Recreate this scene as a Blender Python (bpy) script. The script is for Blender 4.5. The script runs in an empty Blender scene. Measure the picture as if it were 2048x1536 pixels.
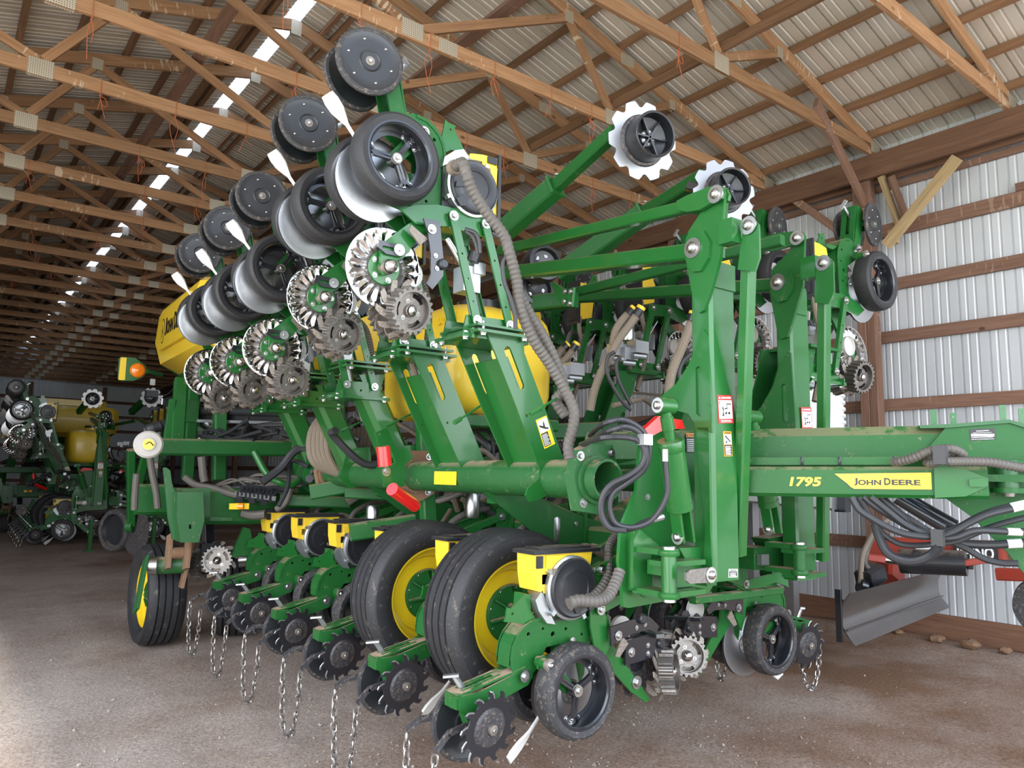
import bpy, bmesh, math, random
from mathutils import Vector, Matrix, Euler
from mathutils.geometry import tessellate_polygon
random.seed(7)
PI = math.pi
sc = bpy.context.scene
COL = sc.collection
# ------------------------------------------------------------------ camera
YAW, PIT, ROL, FPX = math.radians(37.867), math.radians(6.986), math.radians(0.947), 1485.8
CAMP = Vector((0, 0, 1.6))
_f = Vector((math.sin(YAW)*math.cos(PIT), math.cos(YAW)*math.cos(PIT), math.sin(PIT)))
_r = Vector((math.cos(YAW), -math.sin(YAW), 0)); _u = _r.cross(_f)
_c, _s = math.cos(ROL), math.sin(ROL)
CR = _c*_r + _s*_u; CU = -_s*_r + _c*_u; CF = _f
cd = bpy.data.cameras.new('camera'); cam = bpy.data.objects.new('camera', cd); COL.objects.link(cam)
cd.sensor_width = 36; cd.lens = 36*FPX/2048; cd.clip_start = 0.05; cd.clip_end = 200
mm = Matrix((( CR.x, CU.x, -CF.x, CAMP.x), (CR.y, CU.y, -CF.y, CAMP.y), (CR.z, CU.z, -CF.z, CAMP.z), (0, 0, 0, 1)))
cam.matrix_world = mm
sc.camera = cam
# ------------------------------------------------------------------ view, world, sun
sc.view_settings.view_transform = 'Standard'; sc.view_settings.look = 'None'
sc.view_settings.gamma = 1; sc.view_settings.use_curve_mapping = False
sc.view_settings.exposure = 0.60
w = bpy.data.worlds.new('sky'); sc.world = w; w.use_nodes = True
nt = w.node_tree; nt.nodes.clear()
wo = nt.nodes.new('ShaderNodeOutputWorld'); bg = nt.nodes.new('ShaderNodeBackground')
tc = nt.nodes.new('ShaderNodeTexCoord'); sx = nt.nodes.new('ShaderNodeSeparateXYZ')
rp = nt.nodes.new('ShaderNodeValToRGB'); el = rp.color_ramp.elements
el[0].position = 0.0; el[0].color = (0.42, 0.44, 0.38, 1)
el[1].position = 0.05; el[1].color = (0.95, 1.0, 1.08, 1)
e = el.new(0.5); e.color = (0.55, 0.75, 1.1, 1)
e = el.new(1.0); e.color = (0.35, 0.58, 1.0, 1)
nt.links.new(tc.outputs['Generated'], sx.inputs[0]); nt.links.new(sx.outputs['Z'], rp.inputs[0])
nt.links.new(rp.outputs[0], bg.inputs[0]); bg.inputs[1].default_value = 2.2
nt.links.new(bg.outputs[0], wo.inputs[0])
sl = bpy.data.lights.new('sun', 'SUN'); sl.energy = 3.2; sl.angle = math.radians(3); sl.color = (1.0, 0.95, 0.86)
so = bpy.data.objects.new('sun', sl); COL.objects.link(so)
so.rotation_euler = Euler((math.radians(38), 0, math.radians(-60)))
def area(name, loc, rot, sx_, sy_, en, col=(1, 1, 1)):
    l = bpy.data.lights.new(name, 'AREA'); l.shape = 'RECTANGLE'; l.size = sx_; l.size_y = sy_; l.energy = en; l.color = col
    o = bpy.data.objects.new(name, l); o.location = loc; o.rotation_euler = rot; COL.objects.link(o); return o
# daylight that falls in through the open front of the shed (behind the camera) and through the open bay on the left
a_ = area('daylight_front', (2.9, -3.2, 2.7), (math.radians(90), 0, 0), 10.5, 5.0, 440, (0.93, 0.97, 1.0))
b_ = area('daylight_side', (-3.2, 1.6, 2.4), (0, math.radians(-90), 0), 4.6, 7.5, 350, (1.0, 0.98, 0.95))
# the planter is parked two degrees off the shed's axis
DLT = math.radians(2.0)
MN = Vector((math.cos(DLT), -math.sin(DLT), 0)); MT = Vector((math.sin(DLT), math.cos(DLT), 0)); MZ = Vector((0, 0, 1))
def ray(x, y): return CR*((x-1024)/FPX) - CU*((y-768)/FPX) + CF
def mray(x, y):
    d = ray(x, y); return Vector((d.dot(MN), d.dot(MT), d.z))
def mD(x, y, d): return CAMP + mray(x, y)*d
def mX(x, y, X): r = mray(x, y); return CAMP + r*(X/r.x)
def mY(x, y, Y): r = mray(x, y); return CAMP + r*(Y/r.y)
def wD(x, y, d): return CAMP + ray(x, y)*d
def crop(x0, y0, s): return lambda a, b: (x0+a*s, y0+b*s)
c1 = crop(520, 40, .2832); c2 = crop(340, 360, .2832); c3 = crop(640, 420, .2539); c4 = crop(500, 640, .3223)
c5 = crop(1180, 340, .3125); c6 = crop(1180, 780, .3125); b1 = crop(0, 760, .3125); b2 = crop(360, 980, .2637)
b3 = crop(640, 1100, .293); b4 = crop(1200, 1100, .2539); b5 = crop(1560, 780, .2383); b6 = crop(1000, 400, .2734)
b7 = crop(200, 560, .2148); b8 = crop(1560, 340, .2383); w2 = crop(680, 0, .3418); w5 = crop(1568, 1100, .2344)
# ------------------------------------------------------------------ materials
def pmat(name, col, rough=0.5, metal=0.0, coat=0.0, dust=0.0, dcol=(0.30, 0.20, 0.12), dscale=6.0, bump=0.0, bscale=40.0, var=0.12, spec=0.5, up=0.0):
    m = bpy.data.materials.new(name); m.use_nodes = True; t = m.node_tree; N = t.nodes; L = t.links
    p = N['Principled BSDF']; p.inputs['Metallic'].default_value = metal; p.inputs['Coat Weight'].default_value = coat
    p.inputs['Coat Roughness'].default_value = 0.08; p.inputs['Specular IOR Level'].default_value = spec
    tc = N.new('ShaderNodeTexCoord'); n1 = N.new('ShaderNodeTexNoise'); n1.inputs['Scale'].default_value = dscale; n1.inputs['Detail'].default_value = 8; n1.inputs['Roughness'].default_value = 0.7
    L.new(tc.outputs['Object'], n1.inputs['Vector'])
    mx = N.new('ShaderNodeMix'); mx.data_type = 'RGBA'
    mx.inputs['A'].default_value = (*[c*(1-var) for c in col], 1); mx.inputs['B'].default_value = (*[min(1, c*(1+var)) for c in col], 1)
    L.new(n1.outputs['Fac'], mx.inputs['Factor'])
    out = mx.outputs['Result']; rsock = None
    if dust > 0:
        n2 = N.new('ShaderNodeTexNoise'); n2.inputs['Scale'].default_value = dscale*2.7; n2.inputs['Detail'].default_value = 10; n2.inputs['Roughness'].default_value = 0.8
        L.new(tc.outputs['Object'], n2.inputs['Vector'])
        r = N.new('ShaderNodeMapRange'); r.inputs['From Min'].default_value = 0.74-0.34*dust; r.inputs['From Max'].default_value = 0.86-0.28*dust
        L.new(n2.outputs['Fac'], r.inputs['Value']); fac = r.outputs['Result']
        if up > 0:      # dust lying on upward faces
            g = N.new('ShaderNodeNewGeometry'); s = N.new('ShaderNodeSeparateXYZ'); L.new(g.outputs['Normal'], s.inputs[0])
            q = N.new('ShaderNodeMapRange'); q.inputs['From Min'].default_value = 0.55; q.inputs['From Max'].default_value = 0.95; q.inputs['To Max'].default_value = up
            L.new(s.outputs['Z'], q.inputs['Value']); mu = N.new('ShaderNodeMath'); mu.operation = 'MULTIPLY'; nu = N.new('ShaderNodeMapRange'); nu.inputs['From Min'].default_value = 0.40; nu.inputs['From Max'].default_value = 0.50
            L.new(n1.outputs['Fac'], nu.inputs['Value']); L.new(q.outputs['Result'], mu.inputs[0]); L.new(nu.outputs['Result'], mu.inputs[1])
            ad = N.new('ShaderNodeMath'); ad.operation = 'MAXIMUM'; L.new(fac, ad.inputs[0]); L.new(mu.outputs[0], ad.inputs[1]); fac = ad.outputs[0]
        m2 = N.new('ShaderNodeMix'); m2.data_type = 'RGBA'; m2.inputs['B'].default_value = (*dcol, 1)
        L.new(fac, m2.inputs['Factor']); L.new(out, m2.inputs['A']); out = m2.outputs['Result']
        rr = N.new('ShaderNodeMapRange'); rr.inputs['To Min'].default_value = rough; rr.inputs['To Max'].default_value = 0.9; L.new(fac, rr.inputs['Value'])
        L.new(rr.outputs['Result'], p.inputs['Roughness'])
        if coat or metal:
            rc = N.new('ShaderNodeMapRange'); rc.inputs['To Min'].default_value = coat if coat else metal; rc.inputs['To Max'].default_value = 0; L.new(fac, rc.inputs['Value'])
            L.new(rc.outputs['Result'], p.inputs['Coat Weight' if coat else 'Metallic'])
    else: p.inputs['Roughness'].default_value = rough
    L.new(out, p.inputs['Base Color'])
    if bump > 0:
        n3 = N.new('ShaderNodeTexNoise'); n3.inputs['Scale'].default_value = bscale; n3.inputs['Detail'].default_value = 4
        L.new(tc.outputs['Object'], n3.inputs['Vector']); b = N.new('ShaderNodeBump'); b.inputs['Strength'].default_value = bump; b.inputs['Distance'].default_value = 0.01
        L.new(n3.outputs['Fac'], b.inputs['Height']); L.new(b.outputs['Normal'], p.inputs['Normal'])
    return m
DUST = (0.34, 0.24, 0.165)
GREEN = pmat('green_paint', (0.011, 0.110, 0.019), 0.32, 0, 0.38, 0.12, DUST, 9, 0.05, 60, up=0.25, spec=0.4)
GREEND = pmat('dusty_green_paint', (0.010, 0.092, 0.017), 0.45, 0, 0.06, 0.42, DUST, 7, 0.08, 50, up=0.95, spec=0.28)
GREENM = pmat('muddy_green_paint', (0.012, 0.09, 0.020), 0.5, 0, 0.1, 0.48, DUST, 5, 0.15, 50, up=0.9)
YEL = pmat('yellow_plastic', (0.74, 0.50, 0.03), 0.38, 0, 0.2, 0.12, DUST, 5, up=0.3)
YELP = pmat('yellow_paint', (0.76, 0.53, 0.015), 0.3, 0, 0.5, 0.28, DUST, 12)
BLK = pmat('black_plastic', (0.012, 0.013, 0.016), 0.42, 0, 0.15, 0.16, DUST, 10, 0.05, 60, up=0.35)
BLKP = pmat('black_paint', (0.012, 0.013, 0.017), 0.28, 0, 0.5, 0.30, DUST, 18)
RUB = pmat('black_rubber', (0.017, 0.017, 0.019), 0.62, 0, 0, 0.30, DUST, 14, 0.25, 60)
RUBD = pmat('dusty_rubber', (0.026, 0.026, 0.028), 0.7, 0, 0, 0.62, (0.24, 0.18, 0.135), 16, 0.3, 60)
TIRE = pmat('tyre_rubber', (0.018, 0.018, 0.020), 0.62, 0, 0, 0.50, (0.22, 0.18, 0.14), 7, 0.2, 70)
STEEL = pmat('zinc_steel', (0.46, 0.46, 0.45), 0.30, 1.0, 0, 0.05, DUST, 30)
GALV = pmat('galvanised_steel', (0.42, 0.44, 0.45), 0.38, 0.9, 0, 0.1, DUST, 12)
DISCD = pmat('dull_disc_steel', (0.30, 0.30, 0.31), 0.4, 0.9, 0, 0.4, (0.24, 0.17, 0.12), 8)
DISC = pmat('worn_disc_steel', (0.47, 0.48, 0.50), 0.33, 1.0, 0, 0.30, (0.30, 0.17, 0.09), 6, 0.05, 30)
DISCM = pmat('muddy_disc_steel', (0.05, 0.05, 0.055), 0.5, 0.4, 0, 0.66, (0.26, 0.18, 0.12), 20, 0.4, 60)
CAST = pmat('cast_iron', (0.20, 0.185, 0.17), 0.46, 0.85, 0, 0.16, (0.24, 0.15, 0.10), 16, 0.2, 60)
CASTD = pmat('muddy_cast_iron', (0.22, 0.19, 0.16), 0.5, 0.6, 0, 0.55, (0.25, 0.16, 0.11), 20, 0.4, 60)
RED = pmat('red_paint', (0.62, 0.012, 0.012), 0.3, 0, 0.5, 0.1, DUST, 9)
REDO = pmat('faded_red_paint', (0.30, 0.035, 0.018), 0.45, 0, 0.1, 0.35, DUST, 7)
ORA = pmat('amber_lens', (0.95, 0.22, 0.01), 0.15, 0, 0.6, 0.05, DUST, 9)
WHP = pmat('white_plastic', (0.60, 0.585, 0.555), 0.4, 0, 0.1, 0.42, (0.42, 0.25, 0.14), 14)
BRN = pmat('rusty_dirt', (0.20, 0.115, 0.065), 0.9, 0, 0, 0.5, (0.34, 0.23, 0.14), 14, 0.6, 80)
HOSE = pmat('black_hose', (0.020, 0.021, 0.024), 0.5, 0, 0, 0.35, (0.22, 0.17, 0.13), 14)
HOSEG = pmat('dusty_grey_hose', (0.085, 0.075, 0.065), 0.62, 0, 0, 0.45, (0.30, 0.24, 0.18), 10, 0.1, 60)
HOSEB = pmat('tan_dusted_hose', (0.17, 0.135, 0.10), 0.8, 0, 0, 0.5, (0.30, 0.24, 0.18), 10)
CHROME = pmat('chrome_rod', (0.62, 0.62, 0.63), 0.14, 1.0)
BLADE = pmat('worn_blade_steel', (0.26, 0.25, 0.245), 0.32, 0.9, 0, 0.35, (0.20, 0.15, 0.11), 5)
WHT = pmat('white_enamel', (0.78, 0.80, 0.82), 0.35, 0, 0.2)
DK = pmat('flat_black', (0.012, 0.012, 0.012), 0.9)  # rough near-black, body of the seed manifold
D_WH = pmat('decal_white', (0.78, 0.78, 0.76), 0.4, var=0.02); D_RED = pmat('decal_red', (0.60, 0.03, 0.03), 0.4, var=0.02)
D_BLK = pmat('decal_black', (0.015, 0.015, 0.016), 0.4, var=0.02); D_YEL = pmat('decal_yellow', (0.85, 0.58, 0.02), 0.4, 0, 0.2, 0.12, DUST, 12)
D_ORG = pmat('decal_orange', (0.85, 0.30, 0.02), 0.4, var=0.02)
TWINE = pmat('orange_twine', (0.42, 0.10, 0.035), 0.8)
def woodmat(name, ca, cb, streak=0.0, tint=1.0):
    m = bpy.data.materials.new(name); m.use_nodes = True; t = m.node_tree; N = t.nodes; L = t.links; p = N['Principled BSDF']
    p.inputs['Roughness'].default_value = 0.72; p.inputs['Specular IOR Level'].default_value = 0.3
    tc = N.new('ShaderNodeTexCoord'); oi = N.new('ShaderNodeObjectInfo')
    ad = N.new('ShaderNodeVectorMath'); ad.operation = 'ADD'; L.new(tc.outputs['Object'], ad.inputs[0])
    cb_ = N.new('ShaderNodeCombineXYZ'); mu = N.new('ShaderNodeMath'); mu.operation = 'MULTIPLY'; mu.inputs[1].default_value = 37; L.new(oi.outputs['Random'], mu.inputs[0])
    L.new(mu.outputs[0], cb_.inputs[0]); L.new(mu.outputs[0], cb_.inputs[1]); L.new(cb_.outputs[0], ad.inputs[1])
    mp = N.new('ShaderNodeMapping'); mp.inputs['Scale'].default_value = (1.3, 22, 22); L.new(ad.outputs[0], mp.inputs['Vector'])
    n = N.new('ShaderNodeTexNoise'); n.inputs['Scale'].default_value = 1.4; n.inputs['Detail'].default_value = 6; n.inputs['Distortion'].default_value = 1.2; L.new(mp.outputs[0], n.inputs['Vector'])
    mx = N.new('ShaderNodeMix'); mx.data_type = 'RGBA'; mx.inputs['A'].default_value = (*ca, 1); mx.inputs['B'].default_value = (*cb, 1)
    rg = N.new('ShaderNodeMapRange'); rg.inputs['From Min'].default_value = 0.3; rg.inputs['From Max'].default_value = 0.7; L.new(n.outputs['Fac'], rg.inputs['Value']); L.new(rg.outputs['Result'], mx.inputs['Factor'])
    out = mx.outputs['Result']
    hs = N.new('ShaderNodeHueSaturation'); r2 = N.new('ShaderNodeMapRange'); r2.inputs['To Min'].default_value = 0.78; r2.inputs['To Max'].default_value = 1.18
    L.new(oi.outputs['Random'], r2.inputs['Value']); L.new(r2.outputs['Result'], hs.inputs['Value']); L.new(out, hs.inputs['Color']); out = hs.outputs['Color']
    # knots
    v = N.new('ShaderNodeTexVoronoi'); v.inputs['Scale'].default_value = 2.3; mp3 = N.new('ShaderNodeMapping'); mp3.inputs['Scale'].default_value = (1, 1.6, 1.6); L.new(ad.outputs[0], mp3.inputs['Vector']); L.new(mp3.outputs[0], v.inputs['Vector'])
    rk = N.new('ShaderNodeMapRange'); rk.inputs['From Min'].default_value = 0.05; rk.inputs['From Max'].default_value = 0.09; rk.inputs['To Min'].default_value = 0.8; rk.inputs['To Max'].default_value = 0; L.new(v.outputs['Distance'], rk.inputs['Value'])
    mk = N.new('ShaderNodeMix'); mk.data_type = 'RGBA'; mk.inputs['B'].default_value = (ca[0]*0.35, ca[1]*0.3, ca[2]*0.3, 1); L.new(rk.outputs['Result'], mk.inputs['Factor']); L.new(out, mk.inputs['A']); out = mk.outputs['Result']
    if streak > 0:      # old bird droppings run down the faces
        m2 = N.new('ShaderNodeMapping'); m2.inputs['Scale'].default_value = (34, 3, 6); L.new(ad.outputs[0], m2.inputs['Vector'])
        n2 = N.new('ShaderNodeTexNoise'); n2.inputs['Scale'].default_value = 1.0; n2.inputs['Detail'].default_value = 2; L.new(m2.outputs[0], n2.inputs['Vector'])
        n4 = N.new('ShaderNodeTexNoise'); n4.inputs['Scale'].default_value = 1.6; L.new(ad.outputs[0], n4.inputs['Vector'])
        s_ = N.new('ShaderNodeMath'); s_.operation = 'ADD'; L.new(n2.outputs['Fac'], s_.inputs[0]); L.new(n4.outputs['Fac'], s_.inputs[1])
        r4 = N.new('ShaderNodeMapRange'); r4.inputs['From Min'].default_value = 1.24; r4.inputs['From Max'].default_value = 1.27; r4.inputs['To Max'].default_value = streak; L.new(s_.outputs[0], r4.inputs['Value'])
        m4 = N.new('ShaderNodeMix'); m4.data_type = 'RGBA'; m4.inputs['B'].default_value = (0.52, 0.41, 0.29, 1); L.new(r4.outputs['Result'], m4.inputs['Factor']); L.new(out, m4.inputs['A']); out = m4.outputs['Result']
    L.new(out, p.inputs['Base Color'])
    b = N.new('ShaderNodeBump'); b.inputs['Strength'].default_value = 0.15; b.inputs['Distance'].default_value = 0.004; L.new(n.outputs['Fac'], b.inputs['Height']); L.new(b.outputs['Normal'], p.inputs['Normal'])
    return m
WOOD = woodmat('truss_pine', (0.235, 0.118, 0.055), (0.36, 0.20, 0.102), 0.75)
WOODP = woodmat('purlin_pine', (0.15, 0.078, 0.040), (0.24, 0.13, 0.068), 0.0)
WOODG = woodmat('weathered_girt', (0.155, 0.083, 0.056), (0.235, 0.135, 0.092), 0.25)
WOODT = woodmat('treated_lumber', (0.33, 0.235, 0.12), (0.50, 0.36, 0.19), 0.0)
WOODD = woodmat('dark_header_lumber', (0.125, 0.062, 0.038), (0.19, 0.10, 0.058), 0.0)
def platemat():
    m = bpy.data.materials.new('truss_plate'); m.use_nodes = True; t = m.node_tree; N = t.nodes; L = t.links; p = N['Principled BSDF']
    p.inputs['Metallic'].default_value = 0.45; p.inputs['Roughness'].default_value = 0.5
    tc = N.new('ShaderNodeTexCoord'); mp = N.new('ShaderNodeMapping'); mp.inputs['Scale'].default_value = (55, 55, 55); L.new(tc.outputs['Object'], mp.inputs['Vector'])
    s = N.new('ShaderNodeSeparateXYZ'); L.new(mp.outputs[0], s.inputs[0])
    w1 = N.new('ShaderNodeMath'); w1.operation = 'PINGPONG'; w1.inputs[1].default_value = 0.5; L.new(s.outputs['X'], w1.inputs[0])
    w2_ = N.new('ShaderNodeMath'); w2_.operation = 'PINGPONG'; w2_.inputs[1].default_value = 0.5; L.new(s.outputs['Z'], w2_.inputs[0])
    mn = N.new('ShaderNodeMath'); mn.operation = 'MULTIPLY'; L.new(w1.outputs[0], mn.inputs[0]); L.new(w2_.outputs[0], mn.inputs[1])
    r = N.new('ShaderNodeMapRange'); r.inputs['From Min'].default_value = 0.09; r.inputs['From Max'].default_value = 0.13; L.new(mn.outputs[0], r.inputs['Value'])
    mx = N.new('ShaderNodeMix'); mx.data_type = 'RGBA'; mx.inputs['A'].default_value = (0.50, 0.44, 0.34, 1); mx.inputs['B'].default_value = (0.17, 0.11, 0.06, 1)
    L.new(r.outputs['Result'], mx.inputs['Factor']); L.new(mx.outputs['Result'], p.inputs['Base Color']); return m
PLATE = platemat()
def sheetmat(name, col, metal=0.35, rough=0.42):
    m = bpy.data.materials.new(name); m.use_nodes = True; t = m.node_tree; N = t.nodes; L = t.links; p = N['Principled BSDF']
    p.inputs['Metallic'].default_value = metal; tc = N.new('ShaderNodeTexCoord')
    mp = N.new('ShaderNodeMapping'); mp.inputs['Scale'].default_value = (1, 1, 0.25); L.new(tc.outputs['Object'], mp.inputs['Vector'])
    n = N.new('ShaderNodeTexNoise'); n.inputs['Scale'].default_value = 2.2; n.inputs['Detail'].default_value = 7; L.new(mp.outputs[0], n.inputs['Vector'])
    mx = N.new('ShaderNodeMix'); mx.data_type = 'RGBA'; mx.inputs['A'].default_value = (*[c*0.8 for c in col], 1); mx.inputs['B'].default_value = (*[min(1, c*1.15) for c in col], 1)
    L.new(n.outputs['Fac'], mx.inputs['Factor']); L.new(mx.outputs['Result'], p.inputs['Base Color'])
    r = N.new('ShaderNodeMapRange'); r.inputs['To Min'].default_value = rough-0.1; r.inputs['To Max'].default_value = rough+0.12; L.new(n.outputs['Fac'], r.inputs['Value']); L.new(r.outputs['Result'], p.inputs['Roughness'])
    return m
SHR = sheetmat('roof_sheet', (0.68, 0.63, 0.54), 0.45, 0.42); SHW = sheetmat('wall_sheet', (0.56, 0.58, 0.60), 0.25, 0.5)
def skymat():
    m = bpy.data.materials.new('translucent_ridge_sheet'); m.use_nodes = True; t = m.node_tree; N = t.nodes; L = t.links
    o = N['Material Output']; N.remove(N['Principled BSDF'])
    a = N.new('ShaderNodeBsdfTranslucent'); a.inputs['Color'].default_value = (0.95, 0.97, 1, 1); L.new(a.outputs[0], o.inputs['Surface']); return m
SKYL = skymat()
def groundmat():
    m = bpy.data.materials.new('packed_gravel_dirt'); m.use_nodes = True; t = m.node_tree; N = t.nodes; L = t.links; p = N['Principled BSDF']
    tc = N.new('ShaderNodeTexCoord'); n = N.new('ShaderNodeTexNoise'); n.inputs['Scale'].default_value = 0.45; n.inputs['Detail'].default_value = 8; n.inputs['Roughness'].default_value = 0.65; L.new(tc.outputs['Object'], n.inputs['Vector'])
    r = N.new('ShaderNodeValToRGB'); e = r.color_ramp.elements; e[0].position = 0.33; e[0].color = (0.25, 0.150, 0.095, 1); e[1].position = 0.66; e[1].color = (0.56, 0.485, 0.43, 1)
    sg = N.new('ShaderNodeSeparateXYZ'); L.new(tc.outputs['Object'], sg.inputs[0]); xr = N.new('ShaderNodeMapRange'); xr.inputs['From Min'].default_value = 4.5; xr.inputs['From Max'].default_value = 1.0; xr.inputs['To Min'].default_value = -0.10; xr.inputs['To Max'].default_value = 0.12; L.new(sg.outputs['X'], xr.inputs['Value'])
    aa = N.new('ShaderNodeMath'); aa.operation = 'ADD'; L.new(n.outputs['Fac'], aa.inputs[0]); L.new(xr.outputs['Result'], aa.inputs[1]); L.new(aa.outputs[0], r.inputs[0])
    n2 = N.new('ShaderNodeTexNoise'); n2.inputs['Scale'].default_value = 55; n2.inputs['Detail'].default_value = 8; n2.inputs['Roughness'].default_value = 0.8; L.new(tc.outputs['Object'], n2.inputs['Vector'])
    q = N.new('ShaderNodeValToRGB'); e = q.color_ramp.elements; e[0].position = 0.36; e[0].color = (0.55, 0.52, 0.50, 1); e[1].position = 0.66; e[1].color = (1.6, 1.55, 1.5, 1); L.new(n2.outputs['Fac'], q.inputs[0])
    mu = N.new('ShaderNodeMix'); mu.data_type = 'RGBA'; mu.blend_type = 'MULTIPLY'; mu.inputs['Factor'].default_value = 1; L.new(r.outputs[0], mu.inputs['A']); L.new(q.outputs[0], mu.inputs['B'])
    v = N.new('ShaderNodeTexVoronoi'); v.inputs['Scale'].default_value = 48; L.new(tc.outputs['Object'], v.inputs['Vector'])
    rv = N.new('ShaderNodeMapRange'); rv.inputs['From Min'].default_value = 0.16; rv.inputs['From Max'].default_value = 0.22; rv.inputs['To Min'].default_value = 1; rv.inputs['To Max'].default_value = 0; L.new(v.outputs['Distance'], rv.inputs['Value'])
    sp = N.new('ShaderNodeSeparateXYZ'); L.new(v.outputs['Color'], sp.inputs[0]); gt = N.new('ShaderNodeMath'); gt.operation = 'GREATER_THAN'; gt.inputs[1].default_value = 0.86; L.new(sp.outputs['X'], gt.inputs[0])
    mm_ = N.new('ShaderNodeMath'); mm_.operation = 'MULTIPLY'; L.new(rv.outputs['Result'], mm_.inputs[0]); L.new(gt.outputs[0], mm_.inputs[1])
    m5 = N.new('ShaderNodeMix'); m5.data_type = 'RGBA'; m5.inputs['B'].default_value = (0.50, 0.43, 0.36, 1); L.new(mm_.outputs[0], m5.inputs['Factor']); L.new(mu.outputs['Result'], m5.inputs['A'])
    L.new(m5.outputs['Result'], p.inputs['Base Color']); p.inputs['Roughness'].default_value = 0.95; p.inputs['Specular IOR Level'].default_value = 0.2
    n3 = N.new('ShaderNodeTexNoise'); n3.inputs['Scale'].default_value = 7; n3.inputs['Detail'].default_value = 10; n3.inputs['Roughness'].default_value = 0.75; L.new(tc.outputs['Object'], n3.inputs['Vector'])
    ad = N.new('ShaderNodeMath'); ad.operation = 'MULTIPLY_ADD'; ad.inputs[1].default_value = 0.35; L.new(n2.outputs['Fac'], ad.inputs[0]); L.new(n3.outputs['Fac'], ad.inputs[2])
    b = N.new('ShaderNodeBump'); b.inputs['Strength'].default_value = 0.9; b.inputs['Distance'].default_value = 0.045; L.new(ad.outputs[0], b.inputs['Height']); L.new(b.outputs['Normal'], p.inputs['Normal'])
    return m
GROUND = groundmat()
# ------------------------------------------------------------------ mesh kit
def V(*a): return Vector(a)
def fr(o, ez, ex=None):
    ez = Vector(ez).normalized()
    if ex is None: ex = Vector((1, 0, 0)) if abs(ez.x) < 0.9 else Vector((0, 0, 1))
    ex = Vector(ex); ex = (ex - ez*ex.dot(ez)).normalized(); ey = ez.cross(ex); o = Vector(o)
    return Matrix(((ex.x, ey.x, ez.x, o.x), (ex.y, ey.y, ez.y, o.y), (ex.z, ey.z, ez.z, o.z), (0, 0, 0, 1)))
def catmull(P, k=5):
    P = [Vector(p) for p in P]
    if len(P) < 3 or k < 2: return P
    Q = [P[0]*2-P[1]] + P + [P[-1]*2-P[-2]]; o = []
    for i in range(1, len(Q)-2):
        a, b, c, d = Q[i-1:i+3]
        for j in range(k):
            t = j/k; o.append(0.5*((2*b) + (c-a)*t + (2*a-5*b+4*c-d)*t*t + (3*b-a-3*c+d)*t**3))
    o.append(P[-1]); return o
def resamp(P, st):
    o = [P[0]]; acc = 0
    for a, b in zip(P, P[1:]):
        L = (b-a).length
        if L < 1e-9: continue
        d = st-acc
        while d <= L: o.append(a+(b-a)*(d/L)); d += st
        acc = L-(d-st)
    return o
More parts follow.
